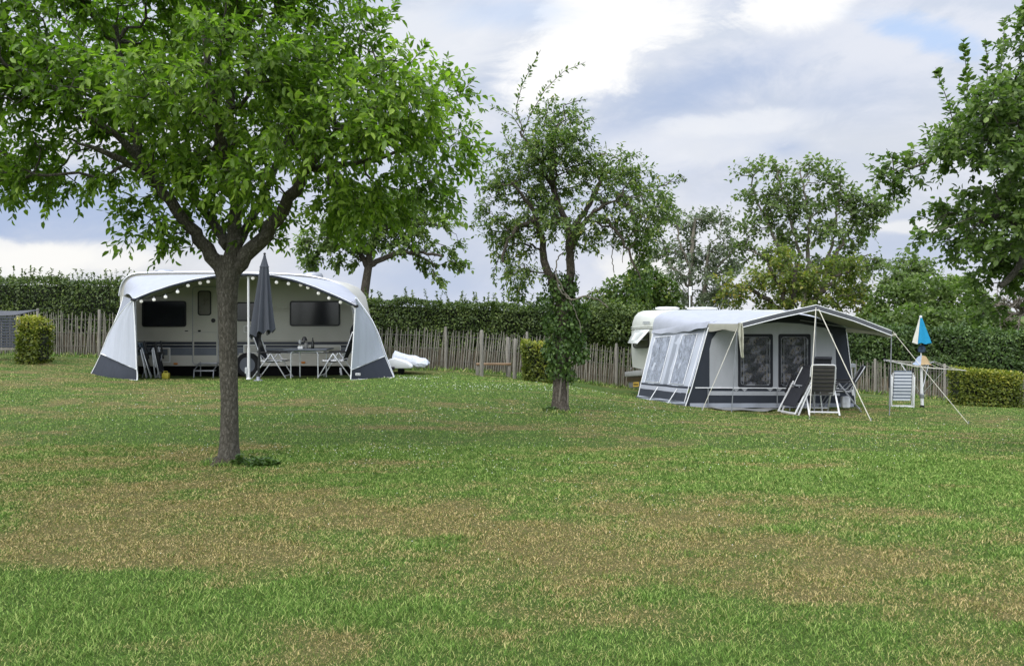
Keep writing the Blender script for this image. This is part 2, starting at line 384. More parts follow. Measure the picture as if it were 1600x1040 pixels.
# ------------------------------------------------------------------ world, sun, camera
def make_world():
    w = bpy.data.worlds.new('World'); SC.world = w; w.use_nodes = True
    nt = NT(w)
    out = nt.n('ShaderNodeOutputWorld'); bg = nt.n('ShaderNodeBackground'); nt.l(bg.outputs[0], out.inputs[0]); bg.inputs[1].default_value = .1
    sky = nt.n('ShaderNodeTexSky', sky_type='NISHITA', sun_disc=False)
    sky.sun_elevation = math.radians(SUN_EL); sky.sun_rotation = math.radians(SUN_ROT); sky.air_density = 1.0; sky.dust_density = 1.0
    tc = nt.n('ShaderNodeTexCoord'); sp = nt.n('ShaderNodeSeparateXYZ'); nt.l(tc.outputs['Generated'], sp.inputs[0])
    x,y,z = sp.outputs
    ay = nt.math('MAXIMUM', nt.math('ABSOLUTE', y), .25)
    a = nt.math('DIVIDE', x, ay); b = nt.math('DIVIDE', z, ay)
    cv = nt.n('ShaderNodeCombineXYZ'); nt.l(nt.math('MULTIPLY_ADD', b, -.35, a), cv.inputs[0]); nt.l(nt.math('MULTIPLY', b, 1.9), cv.inputs[1]); nt.l(y, cv.inputs[2])
    n1 = nt.noise(cv.outputs[0], 3.6, 12, .62, .5); n2 = nt.noise(cv.outputs[0], 1.5, 8, .55, .3); n3 = nt.noise(cv.outputs[0], 10, 10, .66, .8)
    nn = nt.math('ADD', nt.math('MULTIPLY', n1, .7), nt.math('MULTIPLY', n3, .3))
    def blob(px, py, rx, ry, rot=0, soft=1.25, wob=1.7):
        a0 = (px-800)/F; b0 = (HZ-py)/F; c,s = math.cos(math.radians(rot)), math.sin(math.radians(rot))
        da = nt.math('SUBTRACT', a, a0); db = nt.math('SUBTRACT', b, b0)
        u = nt.math('DIVIDE', nt.math('ADD', nt.math('MULTIPLY', da, c), nt.math('MULTIPLY', db, s)), rx/F)
        v = nt.math('DIVIDE', nt.math('SUBTRACT', nt.math('MULTIPLY', db, c), nt.math('MULTIPLY', da, s)), ry/F)
        d = nt.math('SQRT', nt.math('ADD', nt.math('MULTIPLY', u, u), nt.math('MULTIPLY', v, v)))
        d = nt.math('ADD', d, nt.math('MULTIPLY', nt.math('SUBTRACT', nn, .5), wob*2))
        mr = nt.n('ShaderNodeMapRange', interpolation_type='SMOOTHSTEP'); nt.l(d, mr.inputs[0])
        mr.inputs[1].default_value = 1+soft*.5; mr.inputs[2].default_value = max(1-soft*.8,0); mr.inputs[3].default_value = 0; mr.inputs[4].default_value = 1
        return mr.outputs[0]
    K = 6.75
    def C(r,g,b_): return tuple((((c/255+.055)/1.055)**2.4)*K for c in (r,g,b_))
    col = nt.ramp(b, [(0.0, (1,1,1)), (1,(1,1,1))])
    base = nt.mix(nt.math('MULTIPLY', nt.math('SUBTRACT', b, .0), 2.4, clamp=True), C(222,224,228), C(208,217,233))
    m1 = nt.n('ShaderNodeMapRange', interpolation_type='SMOOTHSTEP'); nt.l(n1, m1.inputs[0]); m1.inputs[1].default_value=.44; m1.inputs[2].default_value=.60
    base = nt.mix(nt.math('MULTIPLY', m1.outputs[0], .55), base, C(238,240,248))
    m2 = nt.n('ShaderNodeMapRange', interpolation_type='SMOOTHSTEP'); nt.l(n2, m2.inputs[0]); m2.inputs[1].default_value=.52; m2.inputs[2].default_value=.34
    base = nt.mix(nt.math('MULTIPLY', m2.outputs[0], .5), base, C(184,198,226))
    for (px,py,rx,ry,rot,am) in ((60,330,330,62,2,.95),(150,300,260,40,4,.5),(1110,130,190,40,20,.95),(880,140,120,30,0,.5),(950,60,10,10,0,0),(1225,230,40,16,0,.7),(640,440,160,40,0,.5),(1320,150,170,50,10,.45),(700,300,120,70,0,.35),(1420,390,120,40,0,.4)):
        if am: base = nt.mix(nt.math('MULTIPLY', blob(px,py,rx,ry,rot), am*.9), base, C(172,190,222))
    for (px,py,rx,ry,rot,am) in ((40,405,190,22,0,.85),(70,402,60,14,0,.9),(925,70,120,78,34,1.0),(985,10,130,60,0,.9),(1260,15,90,50,10,.95),(1180,190,130,16,5,.3),(1400,355,70,10,0,.6),(1010,420,80,30,0,.7),(690,60,140,50,10,.4),(1060,230,200,40,8,.35)):
        base = nt.mix(nt.math('MULTIPLY', blob(px,py,rx,ry,rot,.7,2.7), am), base, C(250,249,246) if py > 300 else C(255,255,255))
    bl = nt.math('MAXIMUM', blob(1440,52,115,32,-12,.7), nt.math('MULTIPLY', blob(790,20,90,30,0,.9), .5))
    skyc = nt.mix(1, sky.outputs[0], (1.35,1.15,1.05), 'MULTIPLY')
    full = nt.mix(nt.math('MULTIPLY', bl, .85), base, nt.mix(.82, skyc, C(190,217,255)))
    # unseen sky overhead and behind the viewer is brightened, added as soft fill light
    up = nt.math('MULTIPLY', nt.math('SUBTRACT', z, .42), 2.2, clamp=True); bk = nt.math('MULTIPLY', nt.math('SUBTRACT', .1, y), 1.6, clamp=True)
    gain = nt.math('ADD', 1.0, nt.math('MULTIPLY', nt.math('MAXIMUM', up, nt.math('MULTIPLY', bk, .42)), 2.7))
    vm = nt.n('ShaderNodeVectorMath', operation='SCALE'); nt.l(full, vm.inputs[0]); nt.l(gain, vm.inputs['Scale']); full = vm.outputs[0]
    nt.l(full, bg.inputs[0])
SUN_EL, SUN_AZ = 50.0, -140.0     # azimuth measured from +Y (view direction) clockwise; -140 = behind left
SUN_ROT = SUN_AZ
make_world()
sd = bpy.data.lights.new('sun','SUN'); sd.energy = 1.7; sd.angle = math.radians(50); sd.color = (1.0,.96,.90)
so = bpy.data.objects.new('sun', sd); COL.objects.link(so)
e,az = math.radians(SUN_EL), math.radians(SUN_AZ)
sdir = Vector((math.sin(az)*math.cos(e), math.cos(az)*math.cos(e), math.sin(e)))
so.rotation_euler = sdir.to_track_quat('Z','Y').to_euler(); so.location = (0,0,30)
cd = bpy.data.cameras.new('camera'); cam = bpy.data.objects.new('camera', cd); COL.objects.link(cam)
cam.location = (0,0,EYE); cam.rotation_euler = (math.pi/2,0,0); cd.sensor_width = 36; cd.lens = 36*F/1600; cd.shift_y = -30/1600; cd.clip_start = .05; cd.clip_end = 3000
SC.camera = cam
SC.view_settings.view_transform = 'Standard'; SC.view_settings.look = 'None'; SC.view_settings.exposure = 0.62; SC.view_settings.gamma = 1
SC.render.engine = 'CYCLES'
SC.cycles.use_denoising = True; SC.cycles.max_bounces = 8; SC.cycles.transparent_max_bounces = 16

# ------------------------------------------------------------------ ground, grass
def grassmat(name, blade):
    m = bpy.data.materials.new(name); nt = NT(m)
    at = nt.n('ShaderNodeAttribute', attribute_name='dry'); tc = nt.n('ShaderNodeTexCoord')
    n1 = nt.noise(tc.outputs['Object'], 9, 6, .65); n2 = nt.noise(tc.outputs['Object'], 60, 4, .7); n3 = nt.noise(tc.outputs['Object'], 1.3, 5, .6)
    d = nt.math('ADD', at.outputs['Fac'], nt.math('MULTIPLY', nt.math('SUBTRACT', n1, .5), .55))
    if blade:
        ge = nt.n('ShaderNodeNewGeometry'); r = ge.outputs['Random Per Island']
        d = nt.math('ADD', d, nt.math('MULTIPLY', nt.math('SUBTRACT', r, .5), 1.25))
        green = nt.ramp(r, [(0,(.034,.085,.010)),(.5,(.120,.232,.034)),(.95,(.330,.470,.115))])
        brown = nt.ramp(r, [(.1,(.100,.092,.020)),(.5,(.270,.215,.066)),(.9,(.600,.470,.220))])
    else:
        d = nt.math('ADD', d, nt.math('MULTIPLY', nt.math('SUBTRACT', n2, .5), .5))
        green = nt.ramp(n2, [(.3,(.026,.052,.008)),(.7,(.080,.130,.024))])
        brown = nt.ramp(n2, [(.3,(.080,.066,.024)),(.7,(.21,.165,.065))])
    green = nt.mix(nt.math('MULTIPLY', n3, .35), green, nt.mix(.5, green, (.13,.18,.03)))
    mr = nt.n('ShaderNodeMapRange', interpolation_type='SMOOTHSTEP'); nt.l(d, mr.inputs[0]); mr.inputs[1].default_value=.22; mr.inputs[2].default_value=1.3
    col = nt.mix(mr.outputs[0], green, brown)
    b,o = principled(nt, col, .75 if blade else .95, 0, .2)
    if blade:
        tr = nt.n('ShaderNodeBsdfTranslucent'); nt.l(col, tr.inputs[0]); mx = nt.n('ShaderNodeMixShader'); mx.inputs[0].default_value = .18
        nt.l(b.outputs[0], mx.inputs[1]); nt.l(tr.outputs[0], mx.inputs[2]); nt.l(mx.outputs[0], o.inputs[0])
    else:
        bp = nt.n('ShaderNodeBump', ins={'Strength':1,'Distance':.03}); nt.l(n2, bp.inputs['Height']); nt.l(bp.outputs[0], b.inputs['Normal'])
    return m
FENCES = []   # (A, B) foot lines where grass grows tall
def make_ground():
    xs = np.concatenate([[-1500,-600,-250,-120,-60,-35,-25,-19], np.arange(-16,16.01,.16), [19,25,35,60,120,250,600,1500]])
    ys = np.concatenate([[-1500,-400,-100,-30,-10,-3,0,1.5], np.arange(2.4,26,.13), [27,29,33,40,60,120,300,800,1500]])
    X,Y = np.meshgrid(xs,ys); Z = gz(X,Y) + .03*(fbm(X*1.7,Y*1.7,5,3)-.5)*(np.abs(X)<30)
    far = np.clip((np.hypot(X, np.maximum(Y-20,0))-30)/300, 0, 1); Z = Z*(1-far) - 2.0*far
    R,C = X.shape; me = bpy.data.meshes.new('ground')
    v = np.stack([X,Y,Z],-1).reshape(-1,3)
    i = (np.arange(R-1)[:,None]*C + np.arange(C-1)[None]).ravel()
    f = np.stack([i,i+1,i+C+1,i+C],1)
    me.from_pydata(v.tolist(), [], f.tolist()); me.polygons.foreach_set('use_smooth',[True]*len(me.polygons))
    a = me.attributes.new('dry','FLOAT','POINT'); a.data.foreach_set('value', dryness(X,Y).ravel().astype(np.float32))
    me.materials.append(grassmat('lawn_soil_and_thatch', False))
    o = bpy.data.objects.new('ground', me); COL.objects.link(o); o['kind'] = 'structure'; o['label'] = 'mown green lawn with dry brown patches'
def make_grass():
    def wedge(n, y0, y1, p):
        u = RNG.random(n); k = 1-p     # density ~ y^-p per area of a wedge (area grows with y)
        kk = 2-p
        y = (y0**kk + u*(y1**kk-y0**kk))**(1/kk) if abs(kk) > 1e-6 else y0*(y1/y0)**u
        x = (RNG.random(n)*2-1)*(y*.74+1.6)
        return x, y
    x1,y1 = wedge(820000, 2.9, 9.0, 1.35); x2,y2 = wedge(380000, 8.6, 21.5, 1.5)
    x = np.concatenate([x1,x2]); y = np.concatenate([y1,y2])
    # keep grass off the pads under caravan, tent and mulch
    keep = ~(((y > tent_front(x)-.55)&(x > 4.45)&(x < 5.75)) | ((x > -9.9)&(x < -3.2)&(y > 17.75)&(y < 22)) | ((y > tent_front(x))&(x > 3.7)&(x < 7.8)) | (np.hypot(x+3.15, y-7.95) < .12))
    keep &= np.abs(x) < 16
    x = x[keep]; y = y[keep]
    L = .013 + .018*RNG.random(len(x)); L *= np.where(RNG.random(len(x)) < .03, 1.7, 1)
    tuft = fbm(x*7, y*7, 41, 3); L *= .55+.9*tuft; L *= np.where((tuft > .62)&(RNG.random(len(x)) < .5), 1.35, 1)
    dr = dryness(x,y); L *= (1.15-.45*dr) * np.where(y > 9, .85, 1.0)
    # longer grass at fence feet and round the trunks
    fx=[];fy=[]
    for (cx_,cy_,r_,n_) in ((-3.06,7.98,.17,900),(.85,12.98,.22,600)):
        a_ = RNG.random(n_)*6.28; q_ = r_+np.abs(RNG.normal(0,.07,n_)); fx.append(cx_+q_*np.cos(a_)); fy.append(cy_+q_*np.sin(a_))
    for (A,B,n) in FENCES:
        t = RNG.random(n); s = RNG.normal(0,.22,n)-.12
        fx.append(A[0]+t*(B[0]-A[0])+RNG.normal(0,.05,n)); fy.append(A[1]+t*(B[1]-A[1])+s)
    fx = np.concatenate(fx); fy = np.concatenate(fy)
    x = np.concatenate([x,fx]); y = np.concatenate([y,fy]); L = np.concatenate([L, np.where(fy < 15, .03+.06*RNG.random(len(fx)), .07+.17*RNG.random(len(fx))**2)]); dr = np.concatenate([dr, .05+.3*RNG.random(len(fx))])
    W = np.maximum(.0030, .00088*y)*(.7+.6*RNG.random(len(x)))
    z = gz(x,y) + .03*(fbm(x*1.7,y*1.7,5,3)-.5) - .004
    th = RNG.random(len(x))*2*math.pi; lean = .25+.75*RNG.random(len(x))
    side = np.stack([np.cos(th),np.sin(th),0*th],1); ld = RNG.random(len(x))*2*math.pi
    ldir = np.stack([np.cos(ld)*lean,np.sin(ld)*lean,np.ones_like(ld)],1); ldir = _unit(ldir)
    base = np.stack([x,y,z],1); mid = base + ldir*(L*.55)[:,None]
    ld2 = ldir.copy(); ld2[:,:2] *= 2.0; ld2[:,2] *= .7; tip = mid + _unit(ld2)*(L*.55)[:,None]
    hw = (side*W[:,None]/2)
    v = np.stack([base-hw, base+hw, mid+hw*.8, tip, mid-hw*.8],1)
    me_faces = [(0,1,2,4)]; 
    # quads + tip triangle -> keep one face length: use triangles
    o = bulk('grass', v, 5, [(0,1,2),(0,2,4),(4,2,3)], grassmat('grass_blade', True), attrs={'dry':dr})
    o['kind'] = 'stuff'; o['label'] = 'short mown lawn grass, green with straw coloured blades'
def make_clover():
    pts = []
    for (px,py,rx,ry,n) in ((640,592,60,3,90),(1000,603,140,3,40),(760,605,120,6,120),(870,610,60,3,50),(650,640,250,25,110),(560,705,160,10,110),(1000,640,150,15,60),(250,640,220,30,70),(1300,720,250,30,60),(800,700,600,70,150),(900,820,500,80,50),(300,700,100,10,30),(700,730,200,15,50),(1050,780,250,30,40),(1480,690,120,25,50)):
        for _ in range(n):
            qx = random.gauss(px,rx*.6); qy = random.gauss(py,ry*.6)
            if qy < 585: continue
            Y = 10.0
            for _k in range(12):
                Y = (EYE-gz((qx-800)/F*Y, Y))*F/(qy-HZ)
                Y = min(max(Y,3),20)
            x = (qx-800)/F*Y
            if (-9.9 < x < -3.2 and Y > 17.7) or (x > 3.6 and Y > 15.4 and x < 8): continue
            pts.append((x,Y,gz(x,Y)+.035))
    p = np.array(pts); r = (.004+.004*RNG.random(len(p)))*np.clip(p[:,1]/10,.6,1.5)
    tmpl = np.array([(1,0,0),(0,1,0),(-1,0,0),(0,-1,0),(0,0,.9),(0,0,-.7)],float)
    v = p[:,None]+tmpl[None]*r[:,None,None]
    o = bulk('clover_flowers', v, 6, [(0,1,4),(1,2,4),(2,3,4),(3,0,4),(1,0,5),(2,1,5),(3,2,5),(0,3,5)], M('clover_white', (.72,.72,.62), .8))
    o['kind'] = 'stuff'; o['label'] = 'tiny white clover flowers scattered in the lawn'
TF_A, TF_B = P(1070,634,16.7), P(1337,635,17.1)
def tent_front(x):
    return TF_A[1] + (x-TF_A[0])*(TF_B[1]-TF_A[1])/(TF_B[0]-TF_A[0]) + .05

# ------------------------------------------------------------------ vegetation
def poly_resample(pts, step):
    pts = np.array(pts,float); d = np.r_[0,np.cumsum(np.linalg.norm(np.diff(pts,axis=0),axis=1))]
    n = max(int(d[-1]/step)+1, 2); s = np.linspace(0,d[-1],n)
    # smooth with Catmull-like interpolation
    out = np.stack([np.interp(s,d,pts[:,k]) for k in range(3)],1)
    for _ in range(3):
        out[1:-1] = (out[:-2]+2*out[1:-1]+out[2:])/4
    return out
def tree(name, label, cat, base, Y, trunk, limbs, blobs, n_att, leaf, bark, leaves, twigs=2, per=9, tlen=.28, droop=.15, depth=1.1, dspread=1.0,
         shoots=(), seed=1, r0=.0045, tw_r=.003, group=None, outw=.5, rootflare=0, sub=.3):
    """trunk: [(px,py,rpx)], limbs: [[(px,py,rpx,dY)...]], blobs: [(px,py,rx,ry[,dY])]"""
    rng = np.random.default_rng(seed)
    T = thing(name, label, cat, base, group)
    wood = MB(); nodes = []; plen = []; parent = []; given = []
    def addchain(pts, rad, pidx):
        for q,r in zip(pts,rad):
            nodes.append(q); given.append(r); parent.append(pidx)
            plen.append(0 if pidx < 0 else plen[pidx]+np.linalg.norm(q-nodes[pidx])); pidx = len(nodes)-1
    tp = np.array([P(a,b,Y) for (a,b,r) in trunk]); tr = np.array([r*Y/F for (a,b,r) in trunk]); tp[0] = base
    tp[0][2] -= .05
    rp = poly_resample(tp, .12); q = np.linspace(0,1,len(rp))
    dd = np.r_[0,np.cumsum(np.linalg.norm(np.diff(tp,axis=0),axis=1))]; rr = np.interp(np.r_[0,np.cumsum(np.linalg.norm(np.diff(rp,axis=0),axis=1))]/1.0, dd, tr)
    addchain(rp, rr, -1)
    seg = 22 if Y < 15 else 10
    tm = MB(); tm.tube(rp, rr, seg)
    tv = np.array(tm.v); ang = np.arctan2(tv[:,1]-Y, tv[:,0])
    if Y < 15:      # knobbly bark relief and root flare
        k = np.repeat(np.arange(len(rp)), seg); c = rp[k]; off = tv-c; zz = tv[:,2]-base[2]
        amp = 1 + .10*(fbm(ang*2.3+zz*1.3, zz*3.1, seed, 3)-.5) + .07*(vnoise(ang*5, zz*9, 4)-.5)
        amp += rootflare*np.exp(-np.maximum(zz,0)/.10)*(.55+.45*np.cos(ang*4+1.0))
        tv = c + off*amp[:,None]; tm.v = [tuple(a) for a in tv]
    wood.add(tm.v, tm.f)
    ntrunk = len(nodes)
    for lb in limbs:
        lp = np.array([P(a[0],a[1],Y+(a[3] if len(a)>3 else 0)) for a in lb]); lr = np.array([a[2]*Y/F for a in lb])
        j = int(np.argmin(np.linalg.norm(np.array(nodes)-lp[0],axis=1)))
        rpl = poly_resample(lp, max(.1,.006*Y)); d0 = np.r_[0,np.cumsum(np.linalg.norm(np.diff(lp,axis=0),axis=1))]
        d1 = np.r_[0,np.cumsum(np.linalg.norm(np.diff(rpl,axis=0),axis=1))]; rl = np.interp(d1/d1[-1]*d0[-1], d0, lr)
        jit = rng.normal(0,.012*max(1,Y/12),rpl.shape); jit[0] = 0; rpl = rpl+jit
        addchain(rpl, rl, j); wood.tube(rpl, rl, 12 if Y < 15 else 6)
    # attractors
    w = np.array([b[2]*b[3] for b in blobs],float); cnt = rng.multinomial(n_att, w/w.sum()); att = []; tint = []
    for b,c in zip(blobs,cnt):
        dY = (b[4] if len(b) > 4 else rng.normal(0,.35)*dspread); Yb = Y+dY; cen = P(b[0],b[1],Yb); s = Yb/F
        d = rng.normal(size=(c,3)); d = _unit(d)*(rng.random((c,1))**(1/2.3))
        att.append(cen + d*np.array([b[2]*s, depth*.5*(b[2]+b[3])*s, b[3]*s])); tint.append(np.full(c, rng.normal(0,.08)))
    att = np.concatenate(att); tint = np.concatenate(tint)
    N0 = np.array(nodes); dmin = np.min(np.linalg.norm(att[:,None]-N0[None],axis=2),axis=1); order = np.argsort(dmin); att = att[order]; tint = tint[order]
    nmax = len(nodes)+2*len(att)+5; NA = np.zeros((nmax,3)); NA[:len(nodes)] = N0; PL = np.zeros(nmax); PL[:len(nodes)] = plen
    PR = np.full(nmax,-1); PR[:len(nodes)] = parent; cntn = len(nodes); nl = len(nodes); GR = np.zeros(nmax); GR[:nl] = given
    ok0 = int(ntrunk*.75); PL[:ok0] += 100; adir = np.zeros_like(att); seg_list = []
    for i,p in enumerate(att):
        d = np.linalg.norm(NA[:cntn]-p,axis=1); j = int(np.argmin(d+.22*PL[:cntn])); q0 = NA[j]; L = d[j]
        mid = (q0+p)/2 + rng.normal(0,.10*L,3) + [0,0,.07*L]
        NA[cntn] = mid; PR[cntn] = j; PL[cntn] = PL[j]+L*.5; NA[cntn+1] = p; PR[cntn+1] = cntn; PL[cntn+1] = PL[j]+L
        seg_list.append((j,cntn,cntn+1)); cntn += 2; adir[i] = _unit(p-mid)
    num = np.zeros(nmax); num[nl:cntn] += .5
    for k in range(cntn-1,-1,-1):
        if PR[k] >= 0: num[int(PR[k])] += num[k]
    rad = r0*np.maximum(num,1)**.46
    for (j,m,e_) in seg_list:
        ra = min(rad[m]*1.1, max(rad[j],GR[j])*.9)
        wood.tube([NA[j],NA[m],NA[e_]], [ra, rad[m]*.9, max(rad[e_]*.75,r0*.7)], 6 if rad[m] > .015 else 4, cap=False)
    # twigs and leaves
    cen = att.mean(0); K = twigs; n = len(att)
    A = np.repeat(att,K,0); D = np.repeat(adir,K,0); out = _unit(A-cen)
    dirs = _unit(D*.6 + out*outw + rng.normal(0,.62,(n*K,3)) + [0,0,-droop+.12]); tl = tlen*(.55+.8*rng.random(n*K))
    tt = np.repeat(tint,K)+rng.normal(0,.07,n*K)
    if tw_r:
        tri = np.array([(1,0),(-.5,.87),(-.5,-.87)]); u = _unit(np.cross(dirs,[0.3,.2,1])); v = np.cross(dirs,u)
        r1 = u[:,None]*tri[None,:,0:1]+v[:,None]*tri[None,:,1:2]
        e1 = A+dirs*tl[:,None]+[0,0,-1]*(droop*tl*.5)[:,None]
        tv = np.concatenate([A[:,None]+r1*tw_r, e1[:,None]+r1*tw_r*.5],1)
        for vv in tv: wood.add(vv, [(0,1,4,3),(1,2,5,4),(2,0,3,5)])
    s = np.tile((np.arange(per)+.5)/per, n*K); s = np.clip(s+rng.normal(0,.04,len(s)),.05,1)
    bA = np.repeat(A,per,0); bD = np.repeat(dirs,per,0); bl = np.repeat(tl,per)
    pos = bA + bD*(bl*s)[:,None] + [0,0,-1]*(droop*bl*s*s*.5)[:,None]
    ph = np.tile(np.arange(per)*2.4, n*K)+np.repeat(rng.random(n*K)*6.28,per)
    u = _unit(np.cross(bD,[.31,.17,1.])); v = np.cross(bD,u)
    sd_ = u*np.cos(ph)[:,None]+v*np.sin(ph)[:,None]
    ax = _unit(bD*(.35+.6*s[:,None]) + sd_*.9 + [0,0,-droop*1.6] + rng.normal(0,.22,pos.shape))
    nr = _unit(np.array([0,0,1.]) + rng.normal(0,.5,pos.shape) + out.repeat(per,0)*.25)
    tint_l = .5 + np.repeat(tt,per) + .30*(s-.45) + rng.normal(0,.07,len(s))
    # long leafy shoots
    for sh in shoots:
        sp = np.array([P(a[0],a[1],Y+(a[2] if len(a)>2 else 0)) for a in sh]); sp = poly_resample(sp,.03)
        j = int(np.argmin(np.linalg.norm(NA[:cntn]-sp[0],axis=1))); pth = np.concatenate([[NA[j]],sp]) 
        wood.tube(pth, np.linspace(.009*Y/12,.003*Y/12,len(pth)), 5)
        L = np.linalg.norm(np.diff(sp,axis=0),axis=1).sum(); m = int(L*62*(12/Y)); q = rng.random(m)
        idx = (q*(len(sp)-2)).astype(int); pp = sp[idx]; dd_ = _unit(sp[idx+1]-sp[idx]); r_ = rng.normal(size=(m,3)); r_ = _unit(r_-(r_*dd_).sum(1)[:,None]*dd_)
        stub = rng.random(m)*.10*Y/12*(1-q)
        pos = np.concatenate([pos, pp+r_*stub[:,None]]); ax = np.concatenate([ax,_unit(dd_*.7+r_*.9)]); nr = np.concatenate([nr,_unit(rng.normal(0,.5,(m,3))+[0,0,1])]); tint_l = np.concatenate([tint_l,.5+rng.normal(0,.12,m)])
    Ls = leaf[0]*(.65+.6*rng.random(len(pos))); Ws = Ls*leaf[1]*(.85+.3*rng.random(len(pos)))
    wood.build('trunk', bark, T, smooth=True)
    bulk('crown', leaf_verts(pos,ax,nr,Ls,Ws), 6, LEAF_F, leaves, T, {'tint':np.clip(tint_l,0,1)})
    return T

def hedge(name, label, A, B, hA, hB, thick, n, leaf, mat, cat='hedge', sprigs=0, lump=.16, seed=3, toplight=.0, tbase=.42, group=None, zsink=0, rnd=.0, taper=0):
    """clipped hedge between two ground points, leaf clusters over a dark woody inside"""
    rng = np.random.default_rng(seed); A = np.array(A,float); B = np.array(B,float)
    T = thing(name, label, cat, ((A+B)/2).tolist(), group); d = (B-A)[:2]; Lh = np.linalg.norm(d); d = d/Lh; nrm = np.array([d[1],-d[0]])
    if nrm[1] > 0: nrm = -nrm
    zbA, zbB = A[2]-zsink, B[2]-zsink
    def shape(t):   # height profile
        h = hA+(hB-hA)*t
        if rnd: h = h - rnd*(np.abs(2*t-1)**4)
        return h
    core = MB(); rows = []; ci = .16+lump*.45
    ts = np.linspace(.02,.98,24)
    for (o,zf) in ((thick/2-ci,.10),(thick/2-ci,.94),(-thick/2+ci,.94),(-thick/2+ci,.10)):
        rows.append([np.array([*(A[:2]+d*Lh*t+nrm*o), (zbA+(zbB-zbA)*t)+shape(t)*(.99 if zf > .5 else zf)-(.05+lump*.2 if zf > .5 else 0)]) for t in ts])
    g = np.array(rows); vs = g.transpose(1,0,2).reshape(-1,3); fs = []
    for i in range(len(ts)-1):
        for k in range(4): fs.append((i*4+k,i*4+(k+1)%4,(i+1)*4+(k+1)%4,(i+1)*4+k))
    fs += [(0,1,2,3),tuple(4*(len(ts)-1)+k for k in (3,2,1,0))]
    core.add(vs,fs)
    hm = (hA+hB)/2; areas = np.array([Lh*hm, Lh*thick, Lh*hm*.35, thick*hm, thick*hm]); c = rng.multinomial(n, areas/areas.sum())
    P_=[];N_=[];S_=[]
    for k,m in enumerate(c):
        t = rng.random(m); q = rng.random(m)
        if k == 0: o = np.full(m,thick/2); zf = q; nn = np.tile([*nrm,.25],(m,1))
        elif k == 1: o = (q-.5)*thick; zf = np.ones(m); nn = np.tile([0,0,1.],(m,1))
        elif k == 2: o = np.full(m,-thick/2); zf = q; nn = np.tile([*-nrm,.25],(m,1))
        elif k == 3: o = (q-.5)*thick; zf = rng.random(m); t = t*0; nn = np.tile([*-d,.2],(m,1))
        else: o = (q-.5)*thick; zf = rng.random(m); t = t*0+1; nn = np.tile([*d,.2],(m,1))
        h = shape(t); z = zbA+(zbB-zbA)*t + h*zf
        lum = (fbm(t*Lh*1.1+seed*3, z*1.5+k*7, seed, 3)-.5)*2*lump
        dep = -np.abs(rng.normal(0,.13 if k == 1 else .07,m))+(lum if k != 1 else np.abs(lum)*1.1)-.03+(.05 if k == 1 else 0)
        xy = A[:2]+d*Lh*t[:,None]+nrm*o[:,None]
        p = np.stack([xy[:,0],xy[:,1],z],1)+_unit(nn)*dep[:,None]
        P_.append(p); N_.append(nn); S_.append(zf)
    pos = np.concatenate(P_); nn = _unit(np.concatenate(N_)); zf = np.concatenate(S_)
    tint = tbase + .5*(fbm(pos[:,0]*1.6+pos[:,1], pos[:,2]*1.8, seed+5, 3)-.5) + toplight*np.clip((zf-.45)/.55,0,1)**1.5 + rng.normal(0,.08,len(pos))  # toplight: sunlit yellow put into the leaf tint towards the hedge top
    ax = _unit(nn*.35 + rng.normal(0,.6,pos.shape)+[0,0,-.15]); nr = _unit(nn+rng.normal(0,.55,pos.shape)+[0,0,.3])
    wood = core
    for _ in range(sprigs):
        t = rng.random(); p0 = np.array([*(A[:2]+d*Lh*t+nrm*(rng.random()-.5)*thick*.8), zbA+(zbB-zbA)*t+shape(t)-.05]); l_ = .15+.45*rng.random()**2
        dr = _unit(np.array([rng.normal(0,.25),rng.normal(0,.25),1.])); wood.tube([p0,p0+dr*l_],[.006,.003],3)
        m = int(10+l_*40); q = rng.random(m); r_ = _unit(rng.normal(size=(m,3)))
        pos = np.concatenate([pos,p0+dr*(l_*q)[:,None]]); ax = np.concatenate([ax,_unit(dr*.6+r_)]); nr = np.concatenate([nr,_unit(r_+[0,0,1])]); tint = np.concatenate([tint,.6+rng.normal(0,.12,m)])
    core.build('branches', MT['core'], T)
    Ls = leaf[0]*(.6+.7*rng.random(len(pos))); Ws = Ls*leaf[1]
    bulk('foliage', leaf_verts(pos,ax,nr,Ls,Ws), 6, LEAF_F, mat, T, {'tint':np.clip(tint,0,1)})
    return T

